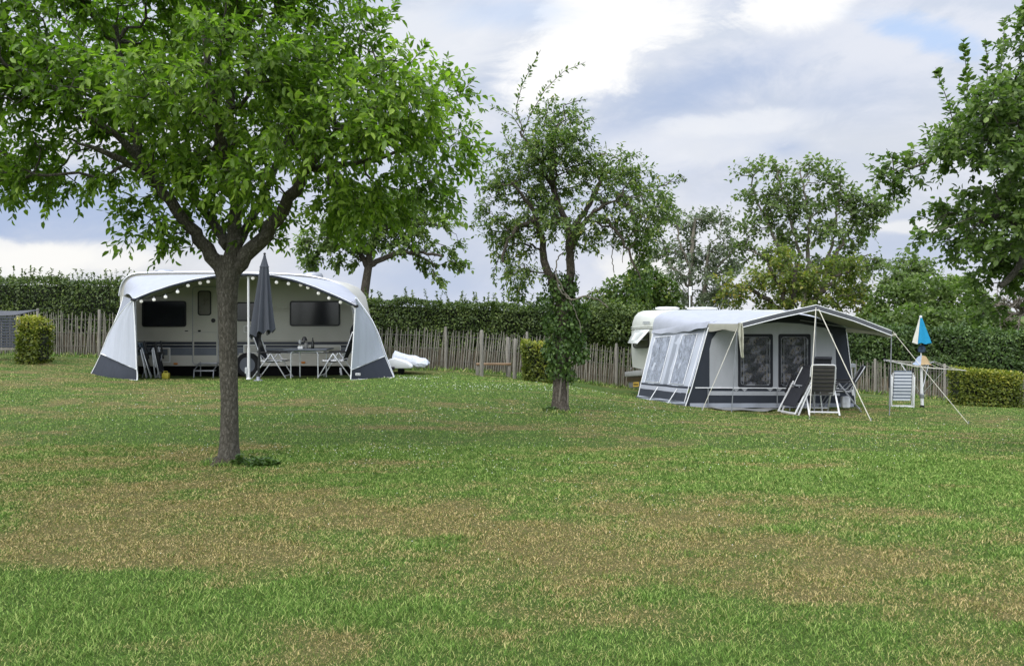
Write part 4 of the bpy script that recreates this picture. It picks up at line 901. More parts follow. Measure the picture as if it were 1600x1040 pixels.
#@@PART3
# ================================================================== LEFT CARAVAN AND ITS SUN CANOPY
YW = 19.6
WL = Plane((0,YW,0),(0,-1,0))
def caravan_left():
    g0 = gz(-7.2,20.7)
    T = thing('touring_caravan', 'long beige caravan with dark blue stripes under the white sun canopy', 'caravan', (-7.2,20.7,g0))
    out = [(187,572.5),(186,500),(186,462),(188,445),(195,433),(206,427),(230,425.5),(330,425),(430,427),(480,430),(515,437),(534,445),(546,460),(553,490),(558,530),(560,560),(558,572.5)]
    f = np.array(WL.poly(out)); D = 2.25; ins = .05; mid = f.mean(0); vs=[]; n=len(f)
    layers = [(0,.965),(ins,1),(D-ins,1),(D,.965)]
    for (o,s) in layers: 
        for q in f:
            e = q.copy(); 
            if s < 1: e = e+_unit(mid-e)*.045
            e[1] += o; vs.append(e)
    fs = [tuple(range(n)), tuple(range(4*n-1,3*n-1,-1))]+[(L*n+i,L*n+(i+1)%n,(L+1)*n+(i+1)%n,(L+1)*n+i) for L in range(3) for i in range(n)]
    MB().add(vs,fs).build('body', MT['cream'], T, smooth=True)
    # rail and silver edge trim along the roof line
    rail = [WL.at(a,b,.02) for a,b in out[2:14]]
    MB().tube(poly_resample(rail,.12), .022, 8).build('roof_rail', MT['alu'], T, smooth=True)
    def window(o, r=4):
        x0,y0,x1,y1 = o
        m = MB(); ring(m, WL, rrect(x0,y0,x1,y1,r), rrect(x0+2.2,y0+2.2,x1-2.2,y1-2.2,r-1.5), .002, .022)
        w = m.build('window', MT['black'], T)
        p = MB(); WL.panel(p, rrect(x0+2.0,y0+2.0,x1-2.0,y1-2.0,r-1.5), .003, .012); p.build('pane', MT['glassdark'], w)
        return w
    window((222.2,470,291.4,510.5)); window((369,471.8,401,501.7)); window((453,470,531.5,509.4))
    # door
    d = MB(); WL.panel(d, rrect(302,448.5,340.5,568.5,5), .002, .022); door = d.build('door', MT['cream'], T, bevel=.006)
    e = MB(); ring(e, WL, rrect(300.8,447.3,341.7,569.7,6), rrect(302.3,448.8,340.2,568.2,5), .003, .014); e.build('door_seal', MT['greymetal'], door)
    w = MB(); ring(w, WL, rrect(309.8,454,330.8,492.7,4), rrect(311.6,455.8,329,491,3), .0255, .016); w.build('door_window_frame', MT['black'], door)
    w = MB(); WL.panel(w, rrect(311.2,455.4,329.4,491.4,3), .0265, .006); w.build('door_window', M('door_window_blind', (.14,.13,.11), .3), door)
    c = WL.at(333.4,500.6,.03); MB().lathe((0,0,0),[(.058,0),(.058,.014),(.03,.02)],14).build('lock', MT['black'], door)
    lk = bpy.data.objects[-1] if False else [o for o in door.children if o.name.startswith('lock')][0]
    lk.data.transform(Matrix.Translation(Vector(c)-Vector((-7.2,20.7,g0)) ) @ Matrix.Rotation(math.pi/2,4,'X') @ Matrix.Translation(Vector((-7.2,20.7,g0))) )
    h = MB(); WL.panel(h, rrect(310.2,515.4,314.6,518.2,1), .0255, .02); h.build('handle', MT['black'], door, bevel=.003)
    hl = MB(); WL.panel(hl, rect(303,518.6,339.5,519.2), .0245, .003); hl.build('door_seam', MT['greymetal'], door)
    # stripes: broken at the door
    for (x0,x1) in ((190,300.5),(342,373.2),(373.2,555)):
        for (y0,y1,mt) in ((533.8,537.9,'navy'),(538.9,542.7,'navy'),(543.2,554.8,'slate')):
            xe = x1
            if x0 == 373.2 and y1 > 552: y1 = 551.5
            s = MB(); WL.panel(s, rect(x0,y0,xe,y1), .0015, .003); s.build('stripe', MT[mt], T)
    for (y0,y1,mt) in ((533.8,537.9,'navy'),(538.9,542.7,'navy'),(543.2,554.8,'slate')):
        s = MB(); WL.panel(s, rect(304,y0,338.6,y1), .0245, .003); s.build('stripe', MT[mt], door)
    for (x0,x1) in ((188,221),(293.5,300),(403,451),(533,549)):
        for y in (479.8,482.6,485.4):
            s = MB(); s.tube([WL.at(x0,y,.006),WL.at(x1,y,.006)], .010, 6); s.build('trim_rib', MT['cream'], T)
    s = MB(); s.tube([WL.at(189,531.5,.006),WL.at(300,531.5,.006)], .012, 6); s.tube([WL.at(342,531.5,.006),WL.at(555,531.5,.006)], .012, 6); s.build('trim_rib', MT['cream'], T)
    def hatch(x0,y0,x1,y1,slats=0,mt='cream'):
        m = MB(); WL.panel(m, rrect(x0,y0,x1,y1,1.5), .005, .012); hh = m.build('service_hatch', MT[mt], T, bevel=.003)
        r = MB(); ring(r, WL, rrect(x0-.8,y0-.8,x1+.8,y1+.8,2), rrect(x0+.4,y0+.4,x1-.4,y1-.4,1.5), .006, .014); r.build('hatch_frame', MT['white'], hh)
        if slats:
            sm = MB()
            for k in range(slats):
                y = y0+(y1-y0)*(k+.7)/(slats+.4); sm.tube([WL.at(x0+2,y,.019),WL.at(x1-2,y,.019)], .006, 5)
            sm.build('louvre', MT['greymetal'], hh)
        return hh
    hh = hatch(239,543.4,265.6,565.3); q = MB(); WL.panel(q, rect(242.5,545.2,262.5,554.6), .0185, .003); q.build('stripe', MT['slate'], hh)
    hatch(381.5,538.8,414.6,550.8,3); hatch(381.8,509.2,394.8,518.6,3,'cream'); hatch(467,540,532,549.8)
    for x,y in ((274.8,568),(474,566)):
        c = WL.at(x,y,.004); m = MB(); WL.panel(m, rrect(x-3.4,y-1.6,x+3.4,y+1.6,1.5), .002, .02); m.build('side_marker', MT['orange'], T, bevel=.004)
    m = MB(); WL.panel(m, rrect(289,516,294,517.6,.7), .002, .012); m.build('catch', MT['black'], T)
    # wheel in a dark arch
    c = WL.at(388,577); r = .33; c[2] = g0+r-.01
    a = MB(); pts = [(370.5+35*k/14-0, 577-25.5*math.sin(math.pi*k/14)**.7) for k in range(15)]; WL.panel(a, [(370.5,577)]+[(388-17.5*math.cos(math.pi*k/14),577-25*math.sin(math.pi*k/14)) for k in range(15)]+[(405.5,577)], .001, .008); a.build('wheel_arch', MT['black'], T)
    ty = MB(); ty.lathe((0,0,0),[(.20,-.09),(.30,-.09),(.33,-.05),(.33,.05),(.30,.09),(.20,.09)],28); tyre = ty.build('wheel', MT['rubber'], None, smooth=True)
    tyre.data.transform(Matrix.Translation((c[0]+7.2,c[1]+.02-20.7,c[2]-g0)) @ Matrix.Rotation(math.pi/2,4,'X')); tyre.parent = T
    rm = MB(); rm.lathe((0,0,0),[(.05,.085),(.12,.06),(.185,.07),(.205,.095)],24); rim = rm.build('rim', MT['slate'], None, smooth=True)
    rim.data.transform(Matrix.Translation((c[0]+7.2,c[1]+.02-20.7,c[2]-g0)) @ Matrix.Rotation(math.pi/2,4,'X')); rim.parent = tyre
    # dark skirts below the floor
    zb = WL.at(200,572)[2]
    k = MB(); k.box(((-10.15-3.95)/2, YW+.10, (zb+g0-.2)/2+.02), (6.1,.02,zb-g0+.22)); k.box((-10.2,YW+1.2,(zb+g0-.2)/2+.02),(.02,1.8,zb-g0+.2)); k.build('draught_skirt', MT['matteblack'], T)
    ch = MB(); ch.box((-7.2,YW+.5,zb-.06),(6.0,.08,.12)); ch.box((-7.2,YW+1.8,zb-.06),(6.0,.08,.12)); ch.build('chassis', MT['greymetal'], T)
    for x,y in ((532,584),(207,584)):
        b = WL.at(x,574,-.1); m = MB(); m.bar(b,(b[0]+.03,b[1],g0),.05,.04); m.box((b[0]+.03,b[1],g0+.015),(.16,.12,.03)); m.bar((b[0],b[1],b[2]-.12),(b[0]-.25,b[1]+.05,b[2]),.03,.02); m.build('corner_steady', MT['alu'], T)
    # roof lights
    for x,y,rw in ((257,425.3,.27),(488,429.8,.30)):
        p = P(x,y,20.6); m = MB(); m.lathe((p[0],p[1],p[2]-.07),[(rw,0),(rw,.06),(rw*.86,.12),(rw*.5,.15),(.01,.16)],18,(1,.8)); m.build('roof_light', MT['greymetal'], T, smooth=True)
    # drawbar at the right hand end
    yb = 20.75; hz = P(640,570,yb)[2]; x0 = P(596,570,yb)[0]; x1 = P(656,570,yb)[0]
    m = MB(); m.bar((x0-1.0,yb-.75,hz-.03),(x1,yb,hz-.02),.07,.11); m.bar((x0-1.0,yb+.75,hz-.03),(x1,yb,hz-.02),.07,.11); m.box((x1-.1,yb,hz),(.5,.10,.12)); m.build('drawbar', MT['white'], T, bevel=.01)
    m = MB(); bx = P(622,560,yb); vs=[]
    prof = [(P(608,574,yb)[0],hz-.06),(P(608,560,yb)[0],hz+.10),(P(613,557,yb)[0],hz+.20),(P(622,556,yb)[0],hz+.22),(P(640,564,yb)[0],hz+.12),(P(648,569,yb)[0],hz+.02),(P(648,572,yb)[0],hz-.05)]
    m.prism([(a,yb-.62,b) for a,b in prof],(0,1.24,0)); m.build('front_locker', MT['white'], T, bevel=.03)
    m = MB(); m.box((P(617,571,yb)[0],yb-.66,hz-.05),(.20,.05,.09)); m.build('drawbar_bracket', MT['black'], T, bevel=.01)
    jx = P(623,585,yb)[0]; gj = gz(jx,yb-.2)
    m = MB(); m.tube([(jx,yb-.2,hz+.05),(jx,yb-.2,gj+.14)],.03,8); m.bar((jx,yb-.2,gj+.18),(jx+.12,yb-.2,gj+.10),.04,.04); jw = m.build('jockey_wheel', MT['black'], T)
    m = MB(); m.lathe((0,0,0),[(.03,-.035),(.09,-.035),(.10,0),(.09,.035),(.03,.035)],16); jt = m.build('tyre', MT['rubber'], None, smooth=True)
    jt.data.transform(Matrix.Translation((jx+.10+7.2,yb-.2-20.7,gj+.09-g0)) @ Matrix.Rotation(math.pi/2,4,'X')); jt.parent = jw
    # cloth cover over the coupling, lying on the drawbar
    up = [(614.5,561),(615,553),(618,548.3),(627,551.5),(638,555),(648,555.2),(656,559),(664,560),(669,564),(670,567.5)]
    lo = [(616,563),(618,564.5),(621,566.5),(627,568),(637,568.5),(647,568.5),(652,571),(659,570.5),(665,572.5),(669,570)]
    C = thing('coupling_cover', 'creased white cloth cover over the caravan drawbar right of the canopy', 'cover', P(640,570,yb).tolist())
    rows = []
    for j in range(13):
        ph = math.pi*j/12; yy = -math.cos(ph)*.34; hh = math.sin(ph)**.6; rows.append([])
        for (a,b),(c_,d_) in zip(up,lo):
            pt, pb = P(a,b,yb), P(c_,d_,yb); q = pb+(pt-pb)*hh; rows[-1].append([q[0],yb+yy*(1+.12*math.sin(a*.9+j)),q[2]+.012*math.sin(a*1.7+j*1.3)])
    R = np.array(rows); 
    R[:,:,2] += .03*(fbm(R[:,:,0]*7,R[:,:,1]*7,3,3)-.5); R[:,:,1] += .05*(fbm(R[:,:,0]*9+4,R[:,:,2]*9,8,3)-.5)
    MB().sheet(R,.012).build('cloth_cover', MT['crumple'], C, smooth=True)
caravan_left()

CANT = dict()
def canopy():
    yf = 17.4
    T = thing('sun_canopy', 'white arched sun canopy with two splayed wings on the front of the left caravan', 'awning', (-6.9,yf,gz(-6.9,yf)))
    arch_px = [(208.5,468),(222,462),(237,456),(270,445),(301,437),(335,431),(362,428.3),(390,427.6),(426,430),(459.5,437.0),(493,448.6),(526,462.5),(545,471.5),(558.5,478)]
    rail_px = [(193,463),(193.5,452),(196,442),(203,434.5),(214,431),(260,429.6),(330,429),(400,429.2),(450,430.8),(495,435),(525,441),(541,449),(550,457),(556.5,465)]
    A = poly_resample([P(a,b,yf) for a,b in arch_px],.03); B = poly_resample([P(a,b,YW-.03) for a,b in rail_px],.03)
    N = 48
    ia = np.linspace(0,len(A)-1,N).astype(int); ib = np.linspace(0,len(B)-1,N).astype(int); A = A[ia]; B = B[ib]
    rows = []
    for j in range(11):
        t = j/10; sag = -.10*math.sin(math.pi*t)
        w = np.sin(np.linspace(0,math.pi,N))**.5
        r = B+(A-B)*t; r = r.copy(); r[:,2] += sag*w*.35+.10*math.sin(math.pi*t)*(1-w); rows.append(r)
    MB().sheet(rows,.006).build('roof', MT['roofcloth'], T, smooth=True)
    MB().tube(A+[0,-.014,-.022],.028,8).build('front_hem', MT['charcoal'], T, smooth=True)
    MB().tube(A+[0,-.010,.010],.008,6).build('front_piping', MT['piping'], T, smooth=True)
    MB().tube(poly_resample([P(a,b,yf+.5) for a,b in [(a_+ (390-a_)*.03,b_+1.5) for a_,b_ in arch_px]],.1),.016,8).build('roof_pole', MT['alu'], T, smooth=True)
    def wing(I_top,I_bot,O,cut_i,cut_o,mirror,back):
        """inner straight edge at the front pole, outer curved edge O (px,py,Y), lower panel below the cut line"""
        It = P(*I_top); Ib = P(*I_bot); Oc = poly_resample([P(*q) for q in O],.05)
        w = thing('_','_','_'); bpy.data.objects.remove(w)
        n = 30; so_ = np.linspace(0,1,n); Oi = Oc[np.linspace(0,len(Oc)-1,n).astype(int)]
        zcut_o = P(*cut_o)[2]; zcut_i = P(*cut_i)[2]
        to = float(np.interp(-zcut_o, -Oi[:,2], so_)); ti = (It[2]-zcut_i)/(It[2]-Ib[2])
        def rows(t0o,t1o,t0i,t1i,k):
            R_=[]
            for q in np.linspace(0,1,k):
                po = np.array([np.interp(t0o+(t1o-t0o)*q,so_,Oi[:,c]) for c in range(3)]); pi = It+(Ib-It)*(t0i+(t1i-t0i)*q)
                R_.append([pi+(po-pi)*s+np.array([0,.05*math.sin(math.pi*s)*math.sin(3+q*2)+.012*math.sin(s*19+q*4),0]) for s in np.linspace(0,1,12)])
            return R_
        up = rows(0,to,0,ti,22); lw = rows(to,1,ti,1,10)
        o = MB().sheet(up,.006).build('side_wing', MT['wing'], T, smooth=True)
        l = MB().sheet(lw,.006).build('lower_panel', MT['charcoal'], o, smooth=True)
        pp = MB()
        for line,r in ((np.array([r_[0] for r_ in up+lw]),.014),(np.array([r_[-1] for r_ in up+lw]),.012),(np.array(lw[0]),.012),(np.array(lw[-1]),.016)):
            pp.tube(line+[0,-.01,0],r,6)
        pp.build('wing_piping', MT['piping'], o, smooth=True)
        if back:
            Bc = poly_resample([P(*q) for q in back],.06); m = 16; b_ = Bc[np.linspace(0,len(Bc)-1,m).astype(int)]; oo = Oi[np.linspace(0,n-1,m).astype(int)]
            MB().sheet([list(oo),list((oo+b_)/2+[0,.03,0]),list(b_)],.006).build('rear_panel', MT['greycloth'], o, smooth=True)
            MB().tube(b_,.016,6).build('rear_piping', MT['piping'], o, smooth=True)
        return o,l
    wing((208.5,468,yf),(215,594,yf),[(208.5,468,yf),(197,478,17.9),(186,492,18.3),(177,507,18.6),(169,523,18.8),(158,552,18.95),(140,589.5,19.0)],(213.2,577,yf),(158,552,18.95),False,
         [(193,463,19.5),(191,472,19.5),(184,492,19.4),(174,515,19.35),(162,545,19.3),(141,589,19.2)])
    wr,lr = wing((555.5,477,yf),(548,593.5,yf),[(555.5,466,yf+.02),(568,484,17.9),(583,505,18.3),(594.5,534,18.6),(601,556,18.7),(615.5,589.5,18.7)],(549.5,577.5,yf),(601,556,18.7),True,
         [(556.5,465,19.5),(566,478,19.4),(581,499,19.3),(592,523,19.2),(602,553,19.0),(615.8,588.5,18.9)])
    # small maker's tag on the right lower panel: white with grey bars
    c = P(560.7,584,yf+.10); c[1] -= .10
    m = MB(); m.box(c,(.115,.004,.058)); tg = m.build('maker_tag', MT['white'], lr, bevel=.001)
    m = MB(); m.box(c+[-.018,-.004,.008],(.05,.003,.012)); m.box(c+[.0,-.004,-.014],(.085,.003,.008)); m.box(c+[.034,-.004,.010],(.016,.003,.016)); m.build('tag_print', MT['slate'], tg)
    # telescopic centre pole
    b = G(388.6,yf+.05); t = P(388,429.5,yf+.05)
    m = MB(); m.tube([b,(b[0],b[1],b[2]+.75)],.034,12); m.tube([(b[0],b[1],b[2]+.75),t],.027,12); m.lathe(b,[(.06,0),(.06,.03),(.035,.05)],12); m.build('centre_pole', MT['white'], T, smooth=True)
    m = MB(); m.box((b[0]-.05,b[1]-.02,b[2]+.22),(.05,.05,.14)); m.tube([(b[0]-.05,b[1]-.03,b[2]+.3),(b[0]-.03,b[1]-.03,b[2]+.02)],.012,6); m.build('pole_clamp', MT['alu'], T)
    for a,r_ in ((I,1) for I in ((208.5,468),(557,478))):
        q = P(a[0],a[1],yf); m = MB(); m.box(q+[0,-.02,0],(.10,.05,.06)); m.build('corner_bracket', MT['black'], T, bevel=.01)
    for px in (211.5,551.5):
        q0 = G(px+(3.5 if px < 300 else -3),yf+.04); q1 = P(px if px < 300 else px+3.5, 470 if px < 300 else 480, yf+.04); m = MB(); m.tube([q0,q1],.016,8); m.build('side_pole', MT['greymetal'], T, smooth=True)
    # string of round lights under the hem
    L = thing('string_lights', 'string of round white lights hanging under the front edge of the canopy', 'string lights', P(390,440,yf+.22).tolist())
    bulbs = [(220.6,470.5),(240.6,468),(258.7,463.7),(277.5,455.7),(293.7,446),(307,441.5),(325.3,440),(345,437.5),(367,436),(395,434.5),(414,438),(432,441),(450.7,443),(466,444.5),(481,449),(497.5,458),(514,465.6),(532,472),(552,477)]
    pts = []
    for i,(a,b_) in enumerate(bulbs):
        q = P(a,b_,yf+.08); 
        if i in (5,13): q[1] += .2
        m = MB(); m.ball(q,.040,14,10); m.build('bulb', MT['globe'], L, smooth=True)
        m = MB(); m.lathe((q[0],q[1],q[2]+.036),[(.018,0),(.016,.03),(.004,.045)],8); m.build('bulb_cap', MT['greymetal'], L, smooth=True)
        pts.append(q+[0,0,.075])
        if i < len(bulbs)-1: pts.append((q+P(*bulbs[i+1],yf+.08))/2+[0,0,.045])
    MB().tube(pts,.007,4).build('cable', MT['black'], L)
canopy()

# ------------------------------------------------------------------ chairs
def recliner(name, label, cat, frame, fabric, pillow, back=22, group=None, arm=None, back_len=.72):
    """high backed folding camping chair, built facing +Y at the origin"""
    T = thing(name,label,cat,(0,0,0),group); w=.50; sy=-.20; sz=.44; br = math.radians(back); bd = np.array([0,-math.sin(br),math.cos(br)]); b0 = np.array([0,sy,sz+.03]); b1 = b0+bd*back_len; nb = np.array([0,math.cos(br),math.sin(br)])
    m = MB(); rows=[[np.array([x,y,sz-.03*math.sin(math.pi*(y-sy)/.50)]) for x in np.linspace(-w/2+.02,w/2-.02,7)] for y in np.linspace(sy,.30,8)]
    MB().sheet(rows,.022).build('seat', fabric, T, smooth=True)
    m = MB(); m.tube([(-w/2,sy-.02,sz),(-w/2,.28,sz),(-w/2+.04,.33,sz-.01),(w/2-.04,.33,sz-.01),(w/2,.28,sz),(w/2,sy-.02,sz)],.013,8); m.build('seat_frame', frame, T, smooth=True)
    rows=[[b0+bd*(back_len*q)+np.array([x,0,0])-nb*.02*math.sin(math.pi*q)+nb*.012*math.cos(x*8) for x in np.linspace(-w/2+.025,w/2-.025,7)] for q in np.linspace(.02,.97,12)]
    B = MB().sheet(rows,.02).build('backrest', fabric, T, smooth=True)
    m = MB(); L,R = np.array([-w/2,0,0]),np.array([w/2,0,0]); k = .06
    m.tube([b0+L-bd*.06,b0+L+bd*(back_len-k),b0+L*.94+bd*(back_len-.015),b0+L*.8+bd*back_len,b0+R*.8+bd*back_len,b0+R*.94+bd*(back_len-.015),b0+R+bd*(back_len-k),b0+R-bd*.06],.014,8)
    m.build('back_frame', frame, T, smooth=True)
    if pillow is not None:
        m = MB(); rows=[]; 
        for q in np.linspace(0,math.pi,9):
            rows.append([b0+bd*(back_len+.04-.11*math.cos(q)*1.0)+np.array([x,0,0])+nb*(.035+.05*math.sin(q)*(1-(x/.2)**4)) for x in np.linspace(-.17,.17,7)])
        m.sheet(rows,.05); m.build('headrest', pillow, B, smooth=True)
    for s in (-1,1):
        x = s*(w/2+.035)
        ap = np.array([x,.03,.62])
        m = MB(); m.bar(ap,(x,.40,.01),.022,.032,(1,0,0)); m.build('leg', frame, T, bevel=.004)
        m = MB(); m.bar(ap+[s*.02,0,0],(x+s*.02,-.42,.01),.022,.032,(1,0,0)); m.build('leg', frame, T, bevel=.004)
        m = MB(); m.bar((x+s*.01,-.30,.655),(x+s*.01,.27,.635),.055,.03,(0,0,1)); m.build('armrest', arm or MT['black'], T, bevel=.012)
        m = MB(); m.bar((x,-.26,.64),(x,-.06,.44),.014,.02,(1,0,0)); m.build('recline_bracket', MT['greymetal'], T)
    for y in (.36,-.385):
        m = MB(); m.bar((-w/2-.035,y,.075),(w/2+.035,y,.075),.025,.03); m.build('crossbar', frame, T, bevel=.004)
    return T
def folded_chair(name, label, loc, rotz, tilt, frame, fabric, group=None, h=1.0, w=.5, l0b=.30, pillow=True):
    """flat folded recliner leaning back; built facing +Y then moved"""
    T = thing(name,label,'chair',(0,0,0),group); c,s = math.cos(tilt),math.sin(tilt)
    def q(x,d,l): return np.array([x, -l*s+d*c, l*c+d*s])      # l along the panel, d off it
    for k,(d,l0,l1,mt) in enumerate(((0,l0b,h,fabric),(.06,.16,.62,fabric))):
        rows=[[q(x,d+.01*math.sin(l*9),l) for x in np.linspace(-w/2+.03,w/2-.03,6)] for l in np.linspace(l0,l1,10)]
        MB().sheet(rows,.025).build('backrest' if k == 0 else 'seat', mt, T, smooth=True)
    if pillow: m = MB(); rows=[[q(x,-.035+.03*math.cos(u),h-.02-.09*(u/math.pi)-.0) for x in np.linspace(-.16,.16,5)] for u in np.linspace(-.9,math.pi,7)]; m.sheet(rows,.05).build('headrest', fabric, T, smooth=True)
    for sx in (-1,1):
        x = sx*w/2
        m = MB(); m.tube([q(x,0,.28),q(x,0,h-.05)],.013,8); m.build('back_frame', frame, T, smooth=True)
        m = MB(); m.bar(q(x+sx*.03,.05,.0),q(x+sx*.03,.03,.78),.024,.032,(1,0,0)); m.build('leg', frame, T, bevel=.004)
        m = MB(); m.bar(q(x+sx*.03,-.05,.0),q(x+sx*.03,-.01,.74),.024,.032,(1,0,0)); m.build('leg', frame, T, bevel=.004)
        m = MB(); m.bar(q(x+sx*.04,.09,.45),q(x+sx*.04,.10,.92),.04,.03,(1,0,0)); m.build('armrest', MT['black'], T, bevel=.01)
    for d in (.05,-.05):
        m = MB(); m.bar(q(-w/2-.03,d,.02),q(w/2+.03,d,.02),.024,.03); m.build('crossbar', frame, T, bevel=.004)
    T.location = loc; T.rotation_euler = (0,0,rotz); return T

def left_camp():
    # table seen end on
    y = 18.25; tc_ = P(481,546,y); g = gz(tc_[0],y); hT = .71
    T = thing('camping_table', 'camping table with round cornered aluminium legs under the canopy', 'table', (tc_[0],y,g))
    m = MB(); m.box((tc_[0]+.03,y,g+hT),(1.05,.75,.035)); m.build('tabletop', MT['slate'], T, bevel=.012)
    for dy,dx in ((-.30,0),(.30,.05)):
        m = MB(); x0,x1 = tc_[0]-.33+dx,tc_[0]+.33+dx; pts = [(x0,y+dy,g),(x0,y+dy,g+.55)]+[(x0+.09-.09*math.cos(a),y+dy,g+.58+.09*math.sin(a)) for a in np.linspace(0,math.pi/2,5)]+[(x1-.09+.09*math.sin(a),y+dy,g+.58+.09*math.cos(a)) for a in np.linspace(0,math.pi/2,5)]+[(x1,y+dy,g+.55),(x1,y+dy,g)]
        m.tube(pts,.016,8); m.build('leg', MT['alu'], T, smooth=True)
    zt = g+hT+.0175
    L = thing('table_lamp', 'small table lamp with black conical shade on the camping table', 'lamp', (P(477.5,540,y)[0],y-.1,zt)); lx = L.location[0]
    MB().lathe((lx,y-.1,zt),[(.05,0),(.05,.012),(.014,.03),(.012,.20)],14).build('base', MT['black'], L, smooth=True)
    MB().lathe((lx,y-.1,zt+.19),[(.075,0),(.045,.085),(.03,.10)],16).build('lamp_shade', MT['black'], L, smooth=True)
    def item(name,label,cat,px,dy,prof,mt,n=14):
        x = P(px,545,y+dy)[0]; o = MB().lathe((0,0,0),prof,n).build(name,mt,None,smooth=True); o.location = (x,y+dy,zt); tag(o,label,cat)
    item('wine_bottle','dark bottle standing at the right side of the camping table','bottle',488.6,-.05,[(.038,0),(.04,.02),(.04,.15),(.016,.20),(.014,.27),(.001,.272)],MT['bottle'])
    item('jug','grey jug standing on the table below the lamp shade','jug',478.2,-.22,[(.035,0),(.05,.03),(.052,.09),(.035,.13),(.038,.15),(.001,.148)],M('stone_jug',(.16,.16,.155),.6))
    item('wine_glass','clear stemmed glass on the left of the camping table','glass',468.5,-.1,[(.034,0),(.006,.008),(.005,.10),(.035,.13),(.038,.17),(.030,.21),(.029,.21),(.001,.12)],glassy('clear_glass',(.55,.57,.58),.45,.05,0))
    o = MB().box((0,0,.03),(.12,.09,.06)).build('white_box',MT['white'],None,bevel=.006); o.location = (P(469.8,545,y-.25)[0],y-.25,zt); tag(o,'small white box at the left edge of the camping table','box')
    # the two chairs at the table
    c = recliner('camping_chair','dark recliner at the left of the camping table, facing it, behind the parasol pole','chair',MT['alu'],MT['darkfab'],MT['darkfab'],20,'recliners at the camping table')
    yl = 18.2; x = P(427,590,yl)[0]; c.location = (x,yl,gz(x,yl)); c.rotation_euler = (0,0,-math.pi/2)
    x = P(526.5,590,yl)[0]; dup(c,(x,yl,gz(x,yl)),math.pi/2,'dark recliner with tall black back between the camping table and the right wing')
    # folded chairs at the left
    yl = 18.55
    for (px,dy,rz,tl,lab) in ((233,0,-1.15,.24,'folded chair leaning under the left end of the caravan window, towel on it'),(250,.18,-1.35,.16,'folded chair with pale tubes leaning behind the yellow canister')):
        x = P(px,592,yl+dy)[0]; folded_chair('folded_chair',lab,(x,yl+dy,gz(x,yl+dy)),rz,tl,MT['alu'],MT['darkfab'],'folded chairs below the caravan window',.83 if dy else .80,.46)
    # side stool: small black topped folding table behind the folded chairs
    x = P(238,552,18.75)[0]; g2 = gz(x,18.75); S = thing('folding_stool','black topped folding stool among the folded chairs at the left','stool',(x,18.75,g2))
    MB().box((x,18.75,g2+.62),(.42,.36,.05)).build('seat',MT['black'],S,bevel=.015)
    for sx in (-1,1):
        for a,b in ((-.16,.16),(.16,-.16)):
            m = MB(); m.tube([(x+sx*.18,18.75+a,g2+.6),(x+sx*.18,18.75+b,g2)],.012,7); m.build('leg',MT['greymetal'],S,smooth=True)
    # towel
    q = P(219,540,18.3); rows=[]
    for t in np.linspace(0,1,12):
        rows.append([P(214+s*9+t*5+math.sin(s*9+t*3)*.8,535+t*17,18.3)+np.array([0,.03*math.sin(s*14)+.06*t,0]) for s in np.linspace(0,1,10)])
    tag(MB().sheet(rows,.008).build('towel',MT['bluegrey'],None,smooth=True),'blue grey towel hanging beside the left canopy pole','towel')
    m = MB(); m.tube([P(211,535.5,18.32),P(222,535,18.32)],.009,6); m.tube([P(212.5,535.5,18.32),G(214.5,18.32)],.009,6); m.build('towel_rail',MT['alu'],None,smooth=True); tag(bpy.data.objects['towel_rail'],'thin aluminium rail holding the blue grey towel','rail')
    # canister
    x = P(259.3,590,18.2)[0]; g3 = gz(x,18.2); Cn = thing('canister','small yellow plastic canister on the grass beside the folded chairs','canister',(x,18.2,g3))
    MB().box((x,18.2,g3+.075),(.17,.11,.15)).build('body',MT['yellow'],Cn,bevel=.025)
    MB().tube([(x-.05,18.2,g3+.14),(x-.045,18.2,g3+.185),(x+.03,18.2,g3+.185),(x+.035,18.2,g3+.14)],.012,7).build('handle',MT['yellow'],Cn,smooth=True)
    MB().lathe((x+.06,18.2,g3+.145),[(.02,0),(.02,.03),(.01,.032)],10).build('cap',MT['black'],Cn)
    # entrance step
    ys = 19.2; a = P(308.5,590,ys)[0]; b = P(338.5,590,ys)[0]; g4 = gz((a+b)/2,ys); St = thing('entrance_step','low metal step in front of the caravan door','step',((a+b)/2,ys,g4))
    for z_,yy in ((.18,-.12),(.36,.12)):
        m = MB(); m.box(((a+b)/2,ys+yy,g4+z_),(b-a,.20,.025)); m.build('tread',MT['greymetal'],St,bevel=.005)
    for x in (a,b):
        m = MB(); m.tube([(x,ys-.22,g4),(x,ys-.2,g4+.2),(x,ys+.18,g4+.38),(x,ys+.2,g4)],.014,7); m.build('leg',MT['greymetal'],St,smooth=True)
    # closed parasol
    yp = 17.0; base = G(403.6,yp); T = thing('garden_parasol','closed charcoal garden parasol on a black pole in front of the canopy','parasol',base.tolist())
    top = P(413.5,398.5,yp); low = P(406.5,520,yp); m = MB(); m.tube([base,P(405.5,540,yp),low,top],[.028,.028,.024,.02],10); m.build('pole',MT['black'],T,smooth=True)
    MB().lathe(base+np.array([0,0,-.005]),[(.11,0),(.11,.02),(.05,.035),(.04,.10)],14).build('ground_socket',MT['greymetal'],T,smooth=True)
    ax = top-low; Lz = np.linalg.norm(ax); prof = [(.026,1.0),(.035,.97),(.085,.87),(.105,.845),(.095,.84),(.135,.60),(.185,.35),(.235,.12),(.265,.0)]
    n = 48; vs=[]; rng = np.random.default_rng(3); w_ = rng.random(8)
